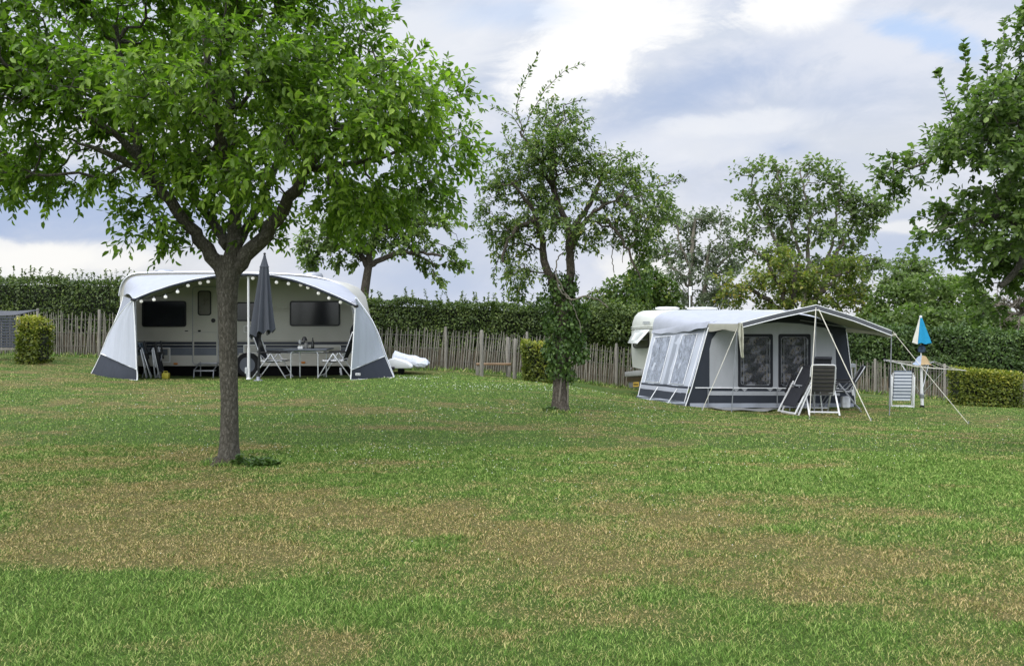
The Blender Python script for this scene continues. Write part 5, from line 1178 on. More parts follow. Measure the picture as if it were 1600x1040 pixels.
    for (r,t) in prof:
        c = low+ax*t
        for k in range(n):
            an = 2*math.pi*k/n; fl = 1+.22*min(1,(1-t)*3)*math.cos(8*an)*(.7+.5*w_[k*8//n]); drop = (.05*math.cos(8*an)+.10*w_[k*8//n]-.05)*(1-t)**3 + .17*math.cos(an)*(1-t)**5*.5
            vs.append(c+np.array([r*fl*math.cos(an)+.05*(1-t),r*fl*math.sin(an)*.85,drop]))
    R = len(prof); fs=[(i*n+k,i*n+(k+1)%n,(i+1)*n+(k+1)%n,(i+1)*n+k) for i in range(R-1) for k in range(n)]+[tuple(range(n))]
    MB().add(vs,fs).build('canopy',MT['parasol'],T,smooth=True)
    m = MB()
    for k in range(8):
        an = 2*math.pi*(k+.5)/8; m.tube([low+ax*.5,low+np.array([.16*math.cos(an)+.05,.14*math.sin(an),-.03-.03*(k%2)])],.008,5)
    m.build('rib',MT['black'],T)
    MB().ball(top+[0,0,.03],.03,10,8).build('finial',MT['black'],T,smooth=True)
    m = MB(); m.box(P(406,538,yp)+[.03,0,0],(.05,.06,.12)); m.build('crank',MT['black'],T,bevel=.01)
left_camp()

# ================================================================== RIGHT CARAVAN AND TENT AWNING
TH = math.radians(8); U = np.array([math.cos(TH),math.sin(TH),0]); V = np.array([math.sin(TH),-math.cos(TH),0]); N0 = np.array([3.75,19.5,0])
def T3(u,v,z): q = N0+U*u+V*v; return np.array([q[0],q[1],z])
RP = Plane(N0,-U)          # rear end wall
RP.n = -U
def caravan_right():
    g = gz(5.5,20.4); zb = P(1000,578,20.3)[2]; zt = 1.70
    T = thing('touring_caravan','cream white caravan behind the grey tent awning, its rear window propped open','caravan',T3(2.5,-1.05,g))
    R0=.32
    prof = [(0.03,zb),(0.0,zb+.4),(0.0,zt-.62),(.03,zt-.36),(.09,zt-.19),(.20,zt-.07),(.36,zt-.015),(.7,zt),(4.4,zt),(4.75,zt-.08),(5.1,zt-.55),(5.3,zb+.6),(5.2,zb)]
    n=len(prof); vs=[]
    cu = np.mean([p[0] for p in prof]); cz = np.mean([p[1] for p in prof])
    for v,ins in ((0,.10),(-.03,.045),(-.10,0),(-2.0,0),(-2.07,.045),(-2.1,.10)):
        for (u,z) in prof:
            d = np.array([cu-u,0,cz-z]); d = d/np.linalg.norm(d)*ins; vs.append(T3(u+d[0]*1.0,v,z+d[2]))
    K=6; fs=[tuple(range(n)),tuple(range(K*n-1,(K-1)*n-1,-1))]+[(L*n+i,L*n+(i+1)%n,(L+1)*n+(i+1)%n,(L+1)*n+i) for L in range(K-1) for i in range(n)]
    MB().add(vs,fs).build('body',MT['cream2'],T,smooth=True)
    def rp(px,py,off=0): return RP.at(px,py,off)
    # raised horizontal mouldings on the rear wall
    for y in (510.2,513,580.5):
        m = MB(); m.tube([rp(986.3,y+.8,.008),rp(1000,y+.3,.008),rp(1022,y-.6,.008)],.012,6); m.build('moulding',MT['cream2'],T,smooth=True)
    # rear window with its flap
    w = MB(); ring(w,RP,rrect(990,517,1014.5,543.5,4),rrect(991,518,1013.5,542.5,3.5),.003,.02); W_ = w.build('window',MT['black'],T)
    w = MB(); RP.panel(w,rrect(990.6,517.6,1013.9,542.9,3.5),.003,.006); w.build('interior_blind',M('dim_blind',(.16,.16,.13),.7),W_)
    a,b = rp(990.5,516.8,.03),rp(1015,515.8,.03); c = b+np.array([-.62,-.09,-.36]); d = a+np.array([-.62,-.09,-.36])
    fl = [P(991.6,516.2,a[1]-.02),P(1014.9,515.5,b[1]-.02)]
    c = P(995.4,536.2,b[1]-.12); d = P(981.8,535.2,a[1]-.12)
    m = MB(); m.prism([fl[0],fl[1],c,d],np.array([-.5,0,.87])*.022); fp = m.build('window_flap',glassy('milky_flap',(.62,.64,.60),.93,.2,.1,3),W_,bevel=.006)
    m = MB(); m.tube([c,d],.016,6); m.tube([d,fl[0]],.010,6); m.tube([c,fl[1]],.010,6); m.build('flap_edge',MT['white'],fp,smooth=True)
    m = MB(); m.tube([rp(1012,530,.02),c+(fl[1]-c)*.25],.008,5); m.build('stay',MT['greymetal'],fp)
    # bumper, number plate, lamps
    m = MB(); m.prism(RP.poly([(982.8,580.8),(1010,577.5),(1010,586.5),(982.8,588.2)]),-U*.14); m.build('bumper',M('grey_bumper',(.27,.27,.26),.6),T,bevel=.02)
    m = MB(); m.prism(RP.poly([(983.5,588.8),(1010,587),(1010,594),(984,596)]),-U*.09); m.build('lamp_strip',M('dark_red_brown_lamp',(.055,.035,.022),.35),T,bevel=.008)
    m = MB(); m.prism(RP.poly([(984.5,597),(1010,595.3),(1010,606),(985,605.5)]),-U*.05); m.build('lower_valance',M('grey_valance',(.16,.165,.17),.6),T,bevel=.01)
    m = MB(); m.prism(np.array(RP.poly([(992.6,596.8),(1001.3,596.2),(1001.3,603.6),(992.6,604)]))-U*.052,-U*.012); pl = m.build('number_plate',MT['plate'],T)
    m = MB()
    for k in range(6):
        x = 993.6+k*1.25; m.prism(np.array(RP.poly([(x,598.6),(x+.7,598.55),(x+.7,601.9),(x,602)]))-U*.065,-U*.003)
    m.build('plate_character',MT['black'],pl)
    # two rows of small grey lettering, too small to read
    for (y,h,x0,k_) in ((502.2,1.9,1005,6),(504.7,1.3,1004.6,8)):
        m = MB(); wl = 11.0/k_
        for k in range(k_):
            x = x0+k*wl; yy = y-.02*(x-x0)
            m.prism(np.array(RP.poly([(x,yy),(x+wl*.66,yy),(x+wl*.66,yy+h),(x,yy+h)]))-U*.006+np.array([.035 if False else 0,0,0]),-U*.004)
        m.build('lettering',M('grey_lettering',(.25,.27,.30),.5),T)
    m = MB(); q = rp(984.2,575,.006); m.lathe((0,0,0),[(.03,0),(.03,.02)],10); o = m.build('catch',MT['greymetal'],None); o.data.transform(Matrix.Translation(Vector(rp(986.5,576,.01))-Vector(T.location)) @ Matrix.Rotation(-math.pi/2,4,'Y')); o.parent = T
    # roof lights and antenna
    for (u,v,ru,rv,h) in ((.72,-1.0,.34,.30,.10),(1.55,-.55,.42,.30,.09)):
        q = T3(u,v,zt-.01); m = MB(); m.lathe(q,[(.92,0),(.92,.03),(1,.035),(.98,.08),(.75,.105),(.01,.115)] if False else [(ru*.9,0),(ru*.9,.035),(ru,.04),(ru*.97,h-.02),(ru*.7,h),(.01,h+.005)],20,(1,rv/ru)); m.build('roof_light',MT['white'],T,smooth=True)
    q = T3(1.42,-.9,zt-.02); q[0] = P(1077.5,480,q[1])[0]
    m = MB(); tp = P(1077.8,461,q[1]); m.tube([q,tp],.014,7); an = m.build('antenna_mast',MT['white'],T,smooth=True)
    m = MB(); m.box(P(1078.5,454.5,q[1]),(.075,.06,.24)); m.box(P(1082.5,454.6,q[1]),(.10,.03,.035)); m.build('antenna_panel',MT['white'],an,bevel=.01)
    for u in (2.6,):
        c = T3(u,-.15,g+.32); ty = MB(); ty.lathe((0,0,0),[(.18,-.08),(.29,-.08),(.31,-.04),(.31,.04),(.29,.08),(.18,.08)],22); o = ty.build('wheel',MT['rubber'],None,smooth=True)
        o.data.transform(Matrix.Translation(Vector(c)-Vector(T.location)) @ Matrix.Rotation(TH,4,'Z') @ Matrix.Rotation(math.pi/2,4,'X')); o.parent = T
        rm = MB().lathe((0,0,0),[(.05,.07),(.12,.05),(.17,.06),(.19,.085)],20).build('rim',MT['greymetal'],None,smooth=True)
        rm.data.transform(Matrix.Translation(Vector(c)-Vector(T.location)) @ Matrix.Rotation(TH,4,'Z') @ Matrix.Rotation(math.pi/2,4,'X')); rm.parent = o
    m = MB(); m.box((T3(.3,-1.0,g+.2)),(.06,.06,.45)); m.build('corner_steady',MT['greymetal'],T)
    m = MB(); q1,q2 = T3(5.2,-1.05,zb+.05),T3(6.4,-1.05,zb+.05); m.bar(q1,q2,.10,.10); m.tube([q2,(q2[0],q2[1],gz(q2[0],q2[1]))],.03,8); m.build('drawbar',MT['greymetal'],T)
caravan_right()

def tent():
    FBL,FBR = P(1070,634,16.7),P(1337,635,17.1); FTL = P(1107,509,16.9); FTR = P(1322,512,17.28)
    zL,zR = gz(*FBL[:2]),gz(*FBR[:2]); FBL[2] = zL-.02; FBR[2] = zR-.02
    T = thing('tent_awning','grey and charcoal tent awning with clear windows and a peaked sun canopy','awning',((FBL+FBR)/2).tolist())
    fd = _unit((FBR-FBL)*[1,1,0]); FP = Plane((FBL+FBR)/2, np.cross(fd,[0,0,1]))
    nf = FP.n
    FBLp,FBRp,FTLp,FTRp = FP.at(1070,635.5),FP.at(1337,636),FP.at(1107,509),FP.at(1322,512)
    FPK = FP.at(1222,487)
    def fpanel(name,pts,off,th,mt,par=T,bevel=0,label=None):
        m = MB(); FP.panel(m,pts,off,th); return m.build(name,MT[mt],par,bevel=bevel)
    # rear rail
    rail = [P(1020,519,19.42),P(1020,507,19.42),P(1023,497,19.42),P(1031,489.5,19.43),P(1045,485.5,19.45),P(1075,484.3,19.55),P(1140,484.6,19.72),P(1215,485.5,19.9),P(1270,487,20.0),P(1283,497,20.02),P(1286,515,20.03)]
    arch = [FTLp+[0,0,.0],FP.at(1113,503),FP.at(1128,499.3),FP.at(1150,496),FP.at(1185,491.5),FPK,FP.at(1255,492),FP.at(1290,499),FP.at(1310,505),FTRp]
    A = poly_resample(arch,.03); B = poly_resample(rail,.03); n=44; A = A[np.linspace(0,len(A)-1,n).astype(int)]; B = B[np.linspace(0,len(B)-1,n).astype(int)]
    rows=[]
    for j in range(12):
        t=j/11; r = B+(A-B)*t; w = np.sin(np.linspace(0,math.pi,n)); r[:,2] -= .10*math.sin(math.pi*t)*w*(1+.25*np.sin(np.linspace(0,25,n))); rows.append(r)
    MB().sheet(rows,.006).build('roof',MT['roofcloth'],T,smooth=True)
    # hanging roof hem along the left side, scalloped
    L0,L1 = B[0],A[0]; hem=[]
    for t in np.linspace(0,1,24):
        q = L0+(L1-L0)*t; hem.append([q+[0,0,.10]+np.array([.03,0,0]), q+np.array([-.015,0,.03]), q+np.array([-.035-.02*math.sin(t*9),0,-.03-.05*math.sin(math.pi*t)+.012*math.sin(t*24)])])
    MB().sheet(hem,.006).build('roof_hem',MT['roofcloth'],T,smooth=True)
    # side wall (left): bilinear patch
    def side(TL,TR,BL,BR,left):
        def q(s,t,off=0):
            p = (TL*(1-s)+TR*s)*(1-t)+(BL*(1-s)+BR*s)*t
            nn = _unit(np.cross((TR-TL),(BL-TL))); nn = nn if (nn[0] < 0) == left else -nn
            return p+nn*off
        def patch(name,s0,s1,t0,t1,off,mt,par,th=.006,wav=0,k=8):
            r=[[q(s0+(s1-s0)*a,t0+(t1-t0)*b,off+wav*math.sin(a*13+b*5)*math.sin(b*7)) for a in np.linspace(0,1,k)] for b in np.linspace(0,1,k)]
            return MB().sheet(r,th).build(name,MT[mt],par,smooth=True)
        return q,patch
    TL=P(1021,520,19.35); TR=P(1106.5,511,16.92); BL=P(996.5,617,19.2); BR=P(1071,634,16.72); BL[2]=gz(*BL[:2])+.0; BR[2]=gz(*BR[:2])
    q,patch = side(TL,TR,BL,BR,True)
    W = patch('side_wall',0,1,0,.76,0,'wing',T,wav=.01,k=14)
    patch('upper_band',.02,.97,.015,.055,.008,'greycloth',W)
    patch('divider_strip',.47,.545,.05,.75,.008,'greycloth',W)
    for (s0,s1) in ((.075,.40),(.60,.86)):
        p = patch('side_window',s0,s1,.075,.735,.012,'vinylclear',W,wav=.012,k=16)
        fr = MB(); fr.tube([q(s0,.075,.016),q(s1,.075,.016),q(s1,.735,.016),q(s0,.735,.016),q(s0,.075,.016)],.009,5); fr.build('window_seam',MT['piping'],p)
    patch('window_blind',.085,.39,.08,.30,-.05,'roofcloth',W,wav=.01)
    patch('grey_band',0,1,.755,.785,.004,'charcoal',T); patch('white_band',0,.97,.785,.845,.002,'roofcloth',T,wav=.01); patch('lower_wall',0,1,.84,.955,.0,'charcoal',T,wav=.008); patch('mud_flap',-.01,1.01,.95,1.03,.006,'greycloth',T,wav=.03,k=20)
    for s in (.0,.97):
        m = MB(); m.tube([q(s,0,.012),q(s,.95,.012)],.011,6); m.build('edge_piping',MT['piping'],T,smooth=True)
    for (s,t) in ((.505,.78),(.80,.80),(.80,.80)):
        pass
    for s in (.40,.78):
        m = MB(); a,b = q(s,.80,.03),q(s+.0,1.03,.03); b[0]-=.10; b[2]=gz(b[0],b[1]); m.tube([a,b],.010,5); m.build('pegging_strap',MT['piping'],T)
    for s in (.02,.30,.50,.78,1.0):
        b = q(s,1.03,.04); b[2]=gz(b[0],b[1]); m = MB(); m.tube([b+[0,0,.05],b+[.01,0,-.04]],.008,5); m.build('peg',MT['greymetal'],T)
    # right hand side wall, dark
    TL2=P(1286,512,20.0); TR2=P(1322.5,514,17.3); BL2=P(1294,618,20.0); BR2=P(1337.5,635,17.12); BL2[2]=gz(*BL2[:2]); BR2[2]=gz(*BR2[:2])
    q2,patch2 = side(TL2,TR2,BL2,BR2,False); patch2('side_wall',0,1,0,1,0,'charcoal',T,wav=.01)
    # front wall
    w = MB(); FP.panel(w,[(1107,510),(1128,500.5),(1150,497.5),(1185,493),(1222,489),(1255,493.5),(1290,500.5),(1322,513),(1337,635.5),(1070,635)],0,.006); FW = w.build('front_wall',MT['charcoal'],T)
    fpanel('grey_panel',[(1108.5,605),(1108.5,545),(1112,530),(1120,519),(1133,514),(1180,506),(1215,503.5),(1250,505.5),(1290,512.5),(1300,522),(1305,540),(1307,605)],.0075,.004,'wallgrey',FW)
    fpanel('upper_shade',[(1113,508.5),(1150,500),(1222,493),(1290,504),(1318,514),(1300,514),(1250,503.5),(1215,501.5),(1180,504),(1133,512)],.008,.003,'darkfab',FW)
    for (x0,x1,y1) in ((1152.8,1207.3,605),(1215.8,1266.3,606)):
        m = MB(); ring(m,FP,rrect(x0,521.5,x1,y1,3),rrect(x0+4,525.5,x1-4,y1-3,5),.012,.005); f = m.build('front_window',MT['darkfab'],FW)
        p = MB(); rows=[[FP.at(x0+3.8+(x1-x0-7.6)*a,525.3+(y1-3.2-525.3)*b,.0145+.012*math.sin(a*9+b*11)*math.sin(b*17)) for a in np.linspace(0,1,16)] for b in np.linspace(0,1,22)]; p.sheet(rows,.002); p.build('vinyl_pane',MT['vinyldark'],f,smooth=True)
        m = MB(); 
        for xx in (x0+9,x1-9): m.tube([FP.at(xx,528,.03),FP.at(xx,y1-5,.03)],.004,5)
        loop = rrect(x0+5,526.5,x1-5,y1-4,5); pts = FP.poly(loop+[loop[0]],.022); m.tube(pts,.004,5); m.build('window_seam',MT['greymetal'],f)
        # patterned curtain behind the pane
        c = MB(); rows=[[FP.at(x0+4.5+(x1-x0-9)*a,527+(y1-5-527)*b,.0125+.0*a) for a in np.linspace(0,1,12)] for b in np.linspace(0,1,4)]
        rows=[[p_-nf*.0+nf*(-.0) for p_ in r] for r in rows]
        c.sheet(rows,.001); c.build('curtain',CURT,f,smooth=True)
    fpanel('rail_line',[(1086,604.6),(1310,605.6),(1310,607),(1086,606)],.0125,.012,'piping',FW)
    fpanel('light_band',[(1108,610.5),(1311,611.5),(1312,617.8),(1107,617.2)],.0125,.004,'wallgrey',FW)
    sc = MB()
    for x in (1150,1163,1203,1217,1235,1262): FP.panel(sc,[(x-5,606.8),(x+5,606.8),(x+2,609.5),(x,610.8),(x-2,609.5)],.013,.004)
    sc.build('rail_tab',MT['wallgrey'],FW)
    rows=[[FP.at(1078+(1334-1078)*a,629.6+7.0*b,.014+.03*b+.02*math.sin(a*40)*b) for a in np.linspace(0,1,40)] for b in np.linspace(0,1,5)]; MB().sheet(rows,.006).build('mud_flap',MT['greycloth'],T,smooth=True)
    for px in (1106.5,1214.5):
        m = MB(); m.tube([FP.at(px,606,.03),FP.at(px,634,.05)],.012,6); m.build('pegging_strap',MT['greymetal'],T,smooth=True)
    m = MB(); m.tube([FP.at(1107,511,.012),FP.at(1081,605,.012),FP.at(1071,634,.012)],.012,6); m.tube([FP.at(1322,514,.012),FP.at(1337,634,.012)],.010,6); m.build('edge_piping',MT['piping'],T,smooth=True)
    m = MB(); FP.panel(m,[(1318.5,612),(1323,606),(1323,620),(1319,620)],.012,.004); 
    fpanel('corner_patch',[(1329.5,608),(1333.5,607.5),(1334.5,617),(1331,617.5)],.012,.004,'white',FW)
    # ---------------- front sun canopy
    yL,yK,yR = 15.75,15.8,16.0
    CL,CK,CR = P(1157,505.5,yL),P(1275,477.5,yK),P(1393,518,yR); CLs = P(1152,512.5,yL+.03)
    fr = np.concatenate([poly_resample([CL,CL+(CK-CL)*.5+[0,0,.015],CK],.05),poly_resample([CK,CK+(CR-CK)*.5+[0,0,.035],CR],.05)[1:]])
    bk = poly_resample([FTLp+[0,0,.03],FP.at(1128,498.5),FP.at(1160,493.5),FP.at(1190,489.5),FPK+[0,0,.02],FP.at(1262,490.5),FP.at(1322,510)],.03)
    n=40; fr_ = fr[np.linspace(0,len(fr)-1,n).astype(int)]; bk_ = bk[np.linspace(0,len(bk)-1,n).astype(int)]
    rows=[bk_+(fr_-bk_)*t-np.array([0,0,1])*(.05*math.sin(math.pi*t)) for t in np.linspace(0,1,9)]
    CN = MB().sheet(rows,.006).build('sun_canopy',MT['beige'],T,smooth=True)
    top=[r+np.array([0,0,.006]) for r in rows]; MB().sheet(top,.003).build('canopy_top',MT['roofcloth'],CN,smooth=True)
    hem=[[p_+[0,-.012,.012],p_+[0,-.014,-.035],p_+[0,-.012,-.080]] for p_ in fr]; MB().sheet(hem,.008).build('fascia',M('slate_fascia',(.085,.09,.10),.8),CN)
    MB().tube(fr+[0,-.018,-.088],.010,6).build('fascia_piping',MT['piping'],CN,smooth=True); MB().tube(fr+[0,-.012,.016],.008,6).build('ridge_piping',MT['piping'],CN,smooth=True)
    # short left flap between the wall corner and the canopy corner
    rows=[]
    for t in np.linspace(0,1,12):
        a=FTLp+[0,0,.05]+(CL+[0,0,.0]-FTLp-[0,0,.05])*t; rows.append([a,a+np.array([0,-.01,-.07-.04*abs(math.cos(math.pi*t))]),a+np.array([0,.0,-.12-.06*abs(math.cos(math.pi*t))])])
    MB().sheet(rows,.008).build('side_flap',MT['beige'],CN,smooth=True)
    rows=[[CR+(bk_[-1]-CR)*t+np.array([0,0,-.02-.12*s_+.03*s_*math.sin(math.pi*t)]) for s_ in (0,.5,1)] for t in np.linspace(0,1,10)]
    MB().sheet(rows,.008).build('side_flap',MT['beige'],CN,smooth=True)
    # poles
    def pole(top,px,Y,r=.014,mt='greymetal'):
        b = G(px,Y); m = MB(); m.tube([b,b+(top-b)*.5,top],[r,r,r*.85],8); m.build('pole',MT[mt],T,smooth=True)
    pole(CLs,1143,15.75,.011); pole(CK+[0,0,-.05],1272.5,15.9,.012); pole(CR+[0,0,-.05],1389.8,15.95,.012,'greymetal')
    m = MB(); m.tube([bk_[n//2+1],CK+[0,0,-.03]],.014,7); m.tube([FP.at(1250,500,.1),CR+[0,0,-.06]],.010,6); m.build('canopy_strut',MT['greymetal'],T,smooth=True)
    # guy ropes
    for (a,px,Y,r) in ((CLs,1097,15.7,.008),(CK,1264.6,15.0,.009),(CK+[.05,0,-.06],1361,14.95,.010),(CR+[.03,0,0],1513.5,15.25,.0065)):
        b = G(px,Y); m = MB(); m.tube([a,(a+b)/2+[0,0,-.01],b],r,5); m.build('guy_rope',MT['rope'],T,smooth=True)
        m = MB(); m.tube([b+[0,0,.06],b+[.01,.02,-.06]],.010,6); m.build('peg',MT['greymetal'],T)
    m = MB(); m.tube([CR+[-.02,0,-.02],CR+[.05,.15,-.10],CR+[.12,.05,-.06]],.03,6); m.build('gathered_corner',MT['beige'],CN,smooth=True)
    # cloth hanging at the left canopy corner
    rows=[]
    for t in np.linspace(0,1,16):
        wd = 6.0*(1-.35*t)+2*math.sin(t*6)*.5
        rows.append([P(1156.5+t*3+(s_-.5)*wd+math.sin(t*5+s_*5)*.7,504+t*55-4*abs(s_-.5)*t,yL-.05)+np.array([0,.05*math.sin(s_*10+t*4),0]) for s_ in np.linspace(0,1,9)])
    tag(MB().sheet(rows,.01).build('hanging_cloth',M('cream_towel',(.50,.49,.40),.9,var=.2,bump=.4),None,smooth=True),'crumpled cream cloth hanging from the left corner of the tent canopy','cloth')
    # groundsheet in front
    vs=[]; 
    a,b,c,d = G(1105,16.62),G(1215,16.62),G(1200,16.15),G(1118,16.15)
    rows=[[ (lambda x,y: np.array([x,y,gz(x,y)+.03+.012*math.sin(x*9)]))(*((a*(1-s)+b*s)*(1-t)+(d*(1-s)+c*s)*t)[:2]) for s in np.linspace(0,1,14)] for t in np.linspace(0,1,6)]
    tag(MB().sheet(rows,.014,(0,0,1)).build('groundsheet',MT['sheetgrey'],None,smooth=True),'grey groundsheet lying on the grass before the tent front wall','mat')
def curtainmat():
    m = bpy.data.materials.new('patterned_curtain'); nt = NT(m); tc = nt.n('ShaderNodeTexCoord'); mp = nt.n('ShaderNodeMapping'); mp.inputs['Scale'].default_value=(1,1,.55); nt.l(tc.outputs['Object'],mp.inputs[0])
    v = nt.n('ShaderNodeTexVoronoi',ins={'Scale':16,'Randomness':.9}); nt.l(mp.outputs[0],v.inputs[0]); n_ = nt.noise(mp.outputs[0],7,5,.6)
    f = nt.math('ADD',nt.math('MULTIPLY',v.outputs[0],.8),nt.math('MULTIPLY',n_,.6))
    principled(nt,nt.ramp(f,[(.34,(.02,.022,.028)),(.52,(.040,.042,.055)),(.62,(.21,.185,.135)),(.72,(.06,.065,.08)),(.82,(.17,.17,.19))]),.8,0,.2); return m
CURT = curtainmat()
tent()

def right_camp():
    # chair seen from behind
    c = recliner('camping_chair','brown grey slatted recliner seen from behind at the tent, black pillow on top','chair',MT['white'],MT['browncloth'],MT['darkfab'],14,'recliners around the tent',None,.62)
    Y=15.75; x = P(1289,640,Y)[0]; g = gz(x,Y); c.location=(x,Y+.30,gz(x,Y+.3)); c.rotation_euler=(0,0,-.14)
    B = [o for o in c.children if o.name.startswith('backrest')][0]; br=math.radians(14); bd=np.array([0,-math.sin(br),math.cos(br)]); nb=np.array([0,math.cos(br),math.sin(br)]); b0=np.array([0,-.20,.47])
    for q in np.linspace(.10,.92,7):
        m = MB(); p = b0+bd*(.62*q)-nb*.034; m.box(p,(.445,.008,.022),(np.array([1,0,0]),nb,bd)); o = m.build('strap',MT['darkstrap'],None); o.parent = B
    # striped chair near the clothes line
    stripe = MT['stripe']
    Y=17.7; x=P(1408.5,624,Y)[0]; folded_chair('folded_chair','white and blue striped folded recliner standing beside the rotary clothes line',(x,Y,gz(x,Y)),-.06,.10,MT['white'],stripe,None,.88,.46,.16,False)
    # dark folded recliner leaning at the table
    Y=15.9; x=P(1231,638,Y)[0]; folded_chair('folded_chair','black folded recliner with white legs leaning to the right before the tent window','chair' and (x,Y,gz(x,Y)),math.radians(112),.56,MT['white'],MT['darkfab'],None,1.20,.44)
    # small table between
    Y=16.25; x=P(1259,630,Y)[0]; g=gz(x,Y); T=thing('camping_table','small grey camping table between the two recliners at the tent','table',(x,Y,g))
    MB().box((x,Y,g+.60),(.62,.5,.03)).build('tabletop',MT['greymetal'],T,bevel=.01)
    for sx in (-1,1):
        for sy in (-1,1):
            m=MB(); m.tube([(x+sx*.22,Y+sy*.2,g+.59),(x+sx*.27,Y+sy*.22,g)],.014,7); m.build('leg',MT['alu'],T,smooth=True)
        m=MB(); m.tube([(x+sx*.255,Y-.21,g+.18),(x+sx*.255,Y+.21,g+.18)],.010,6); m.build('stretcher',MT['alu'],T)
    o=MB().lathe((0,0,0),[(.05,0),(.075,.05),(.07,.13),(.045,.16),(.001,.165)],14).build('pot',M('amber_pot',(.22,.13,.03),.4,var=.4),None,smooth=True); o.location=(P(1262,590,Y)[0],Y-.05,g+.615); tag(o,'amber coloured pot on the small table at the tent','pot')
    # second dark chair beyond, partly hidden
    c3 = recliner('camping_chair','dark recliner beside the right tent corner, half hidden by the slatted one','chair',MT['greymetal'],MT['darkfab'],None,30,'recliners around the tent',None,.6)
    Y=16.55; x=P(1311,636,Y)[0]; c3.location=(x,Y,gz(x,Y)); c3.rotation_euler=(0,0,1.25)
    o=MB().box((0,0,.14),(.19,.12,.26)).build('carrier_bag',M('white_bag',(.62,.63,.65),.6,var=.25,bump=.6,bscale=14),None,bevel=.03); Y=16.6; x=P(1321,628,Y)[0]; o.location=(x,Y,gz(x,Y)+.03); tag(o,'crumpled white bag on the ground at the right tent corner','bag')
    # rotary clothes line
    Y=17.75; b=G(1441,Y); T=thing('rotary_clothes_line','rotary clothes line with grey arms and a white post right of the tent','clothes line',b.tolist())
    top=P(1439.5,573,Y); m=MB(); m.tube([b+[0,0,.05],P(1440.4,618,Y),top],[.036,.036,.030],12); m.build('post',MT['white'],T,smooth=True)
    m=MB(); m.tube([b+[0,0,-.05],b+[0,0,.07]],.044,12); m.build('ground_socket',MT['black'],T,smooth=True)
    slz=P(1440,618,Y)[2]; m=MB(); m.lathe((P(1440.5,620,Y)[0],Y,slz-.05),[(.05,0),(.055,.02),(.055,.09),(.04,.10)],12); m.build('sliding_collar',MT['greymetal'],T,smooth=True)
    hz=top[2]; tips=[]
    for k,(dx,dy,dz) in enumerate(((-1.04,-.35,.17),(-.42,.95,.12),(.62,-.75,-.03),(.60,.50,.10))):
        tip=np.array([top[0]+dx,Y+dy,hz+dz]); tips.append(tip); m=MB(); m.tube([(top[0],Y,hz-.02),tip],.008,6); m.build('arm',MT['greymetal'],T,smooth=True)
        mid=top+(tip-top)*.55; m=MB(); m.tube([(top[0],Y,slz+.02),mid],.006,6); m.build('strut',MT['alu'],T,smooth=True)
    for f_ in (.35,.6,.85,1.0):
        pts=[]
        order=[0,1,3,2,0]
        for i in range(4):
            p0=top+(tips[order[i]]-top)*f_; p1=top+(tips[order[i+1]]-top)*f_
            for t in np.linspace(0,1,5)[:-1]: pts.append(p0+(p1-p0)*t-np.array([0,0,.03*math.sin(math.pi*t)]))
        pts.append(top+(tips[0]-top)*f_); m=MB(); m.tube(pts,.0035,4); m.build('line',MT['rope'],T)
    # closed blue and cream parasol standing in the post
    Z=lambda px,py: P(px,py,Y)
    S=thing('beach_parasol','small closed blue and cream parasol on top of the clothes line post','parasol',top.tolist())
    tip=Z(1438.6,495); m=MB(); m.tube([top,Z(1438.8,540),tip],[.016,.014,.012],8); m.build('pole',MT['white'],S,smooth=True)
    zb=Z(1440,536)[2]; zt=Z(1440,495)[2]; cx=Z(1440.5,530)[0]
    for part,(a0,a1),mt,nm in (('r',(-2.55,1.3),MT['blue'],'blue_panel'),('l',(1.3,3.73),M('cream_parasol_cloth',(.52,.51,.44),.85,var=.15),'cream_panel')):
        vs=[]; n=16; prof=[(.018,1),(.05,.8),(.095,.5),(.145,.2),(.175,0),(.14,-.01)]
        rows=[]
        for (r,t) in prof:
            rows.append([np.array([tip[0]+(cx-tip[0])*(1-t)+r*(1+.14*math.cos(6*a))*math.cos(a)*1.15,Y+r*(1+.14*math.cos(6*a))*math.sin(a),zb+(zt-zb)*t+.02*math.cos(6*a)*(1-t)]) for a in np.linspace(a0,a1,n)])
        MB().sheet(rows,.006).build(nm,mt,S,smooth=True)
    MB().lathe(tip-np.array([0,0,.02]),[(.03,0),(.032,.03),(.012,.055)],10).build('finial',MT['white'],S,smooth=True)
    bz=Z(1440,551)[2]; m=MB(); m.lathe((Z(1440.3,545)[0],Y,bz),[(.02,0),(.075,.02),(.09,.09),(.07,.15),(.03,.19)],14,(1,.8),lambda a,z:1+.12*math.sin(5*a+z*20)); o=m.build('rolled_bag',M('dark_blue_bag',(.03,.055,.09),.8,var=.9,scale=14),None,smooth=True); tag(o,'dark and turquoise bag tied below the closed blue parasol','bag')
    H=thing('sun_hat','tan and pale blue sun hat sitting on the clothes line post','hat',Z(1441,570).tolist()); hz2=Z(1441,570)[2]
    rows=[[np.array([Z(1441,560)[0]+r*math.cos(a),Y+r*math.sin(a)*.9,hz2+h_+.012*math.sin(3*a)*(r > .12)]) for a in np.linspace(-2.2,1.45,14)] for (r,h_) in ((.02,.225),(.08,.205),(.13,.13),(.16,.05),(.21,.012))]
    MB().sheet(rows,.008).build('tan_side',MT['tan'],H,smooth=True)
    rows=[[np.array([Z(1441,560)[0]+r*math.cos(a),Y+r*math.sin(a)*.9,hz2+h_+.012*math.sin(3*a)*(r > .12)]) for a in np.linspace(1.45,4.09,12)] for (r,h_) in ((.02,.225),(.08,.205),(.13,.13),(.16,.05),(.21,.012))]
    MB().sheet(rows,.008).build('blue_side',M('pale_blue_cloth',(.30,.36,.45),.9,var=.2),H,smooth=True)
right_camp()

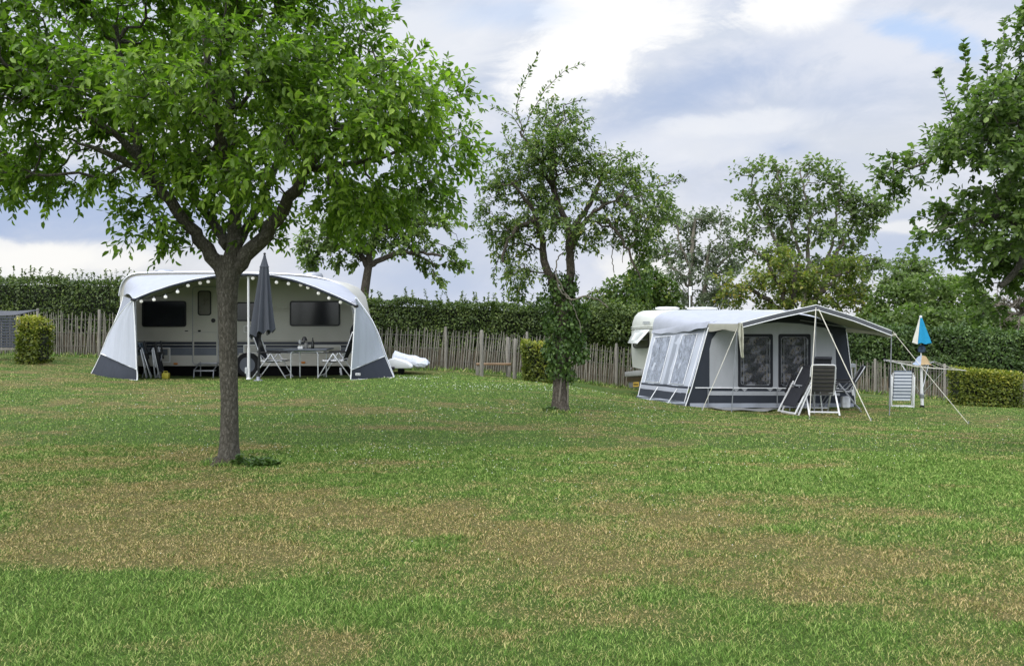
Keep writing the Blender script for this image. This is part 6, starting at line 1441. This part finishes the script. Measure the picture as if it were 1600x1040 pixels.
# ================================================================== small things along the fence
def bench():
    Y=21.4; T=thing('wooden_bench','weathered plank bench on short legs before the middle fence','bench',G(771,Y).tolist()); g=gz(P(771,580,Y)[0],Y); zt=P(771,568.5,Y)[2]
    a,b=P(744,570,Y),P(799,570,Y); m=MB(); m.box(((a[0]+b[0])/2,Y,zt),(b[0]-a[0],.24,.05)); m.build('seat',M('reddish_plank',(.21,.135,.075),.85,var=.35,bump=.4,stretch=(1,6,6)),T,bevel=.006)
    for px in (746,795.5):
        x=P(px,570,Y)[0]; m=MB(); m.box((x,Y,(zt+g-.06)/2-.02),(.09,.2,zt-g+.02)); m.build('leg',MT['wood'],T,bevel=.006)
    for px,top in ((752.5,517),(804,530)):
        bb=G(px,21.0); m=MB(); t=P(px+(1 if px > 800 else 0),top,21.0); m.tube([bb-[0,0,.1],(bb+t)/2,t,t+[0,0,.03]],[.058,.055,.05,.03],9); o=m.build('fence_post',MT['wood'],None,smooth=True)
        tag(o,'tall round wooden post at the left end of the bench' if px < 800 else 'round wooden post at the right end of the bench beside the yellow hedge block','post','round posts at the bench')
    bb=G(793.5,21.6); t=P(793.5,528,21.6); m=MB(); m.tube([bb-[0,0,.1],t,t+[0,0,.03]],[.06,.055,.03],9); o=m.build('fence_post',MT['wood'],None,smooth=True); tag(o,'pale flat topped post behind the right end of the bench','post','round posts at the bench')
bench()
def screen():
    Y=20.3; T=thing('woven_screen','dark woven plastic screen on wooden posts at the left edge','screen',G(8,Y).tolist())
    x0,x1=P(-70,500,Y)[0],P(26,500,Y)[0]; zt=P(10,494,Y)[2]; zb=P(10,543,Y)[2]; m=MB()
    n=int((x1-x0)/.075)
    for k in range(n+1): m.box((x0+(x1-x0)*k/n,Y,(zt+zb)/2),(.042,.012,zt-zb))
    for k in range(11):
        z=zb+(zt-zb)*(k+.5)/11; m.box(((x0+x1)/2,Y-.016+.0,z),(x1-x0,.014,.045))
    m.build('weave',M('dark_weave',(.045,.05,.062),.55,var=.4,scale=20),T)
    top=[[np.array([x,Y-.02+.55*t,zt+.03+.13*t-.02*math.sin(x*3)]) for x in np.linspace(x0,x1+.28*t,14)] for t in np.linspace(0,1,5)]
    MB().sheet(top,.02).build('top_cover',M('dark_grey_cover',(.045,.047,.052),.7,var=.3,bump=.4),T,smooth=True)
    MB().box(((x0+x1)/2,Y-.03,zb-.04),(x1-x0+.05,.07,.06)).build('rail',MT['wood'],T,bevel=.006)
    for px in (27.5,-66):
        bb=G(px,Y-.06); t=P(px,494,Y-.06); m=MB(); m.tube([bb-[0,0,.1],t,t+[0,0,.02]],[.045,.042,.02],8); m.build('post',MT['wood'],T,smooth=True)
screen()
for o in bpy.data.objects:
    if o.name.split('.')[0] in ('hanging_cloth',): pass
make_ground(); make_grass(); make_clover()
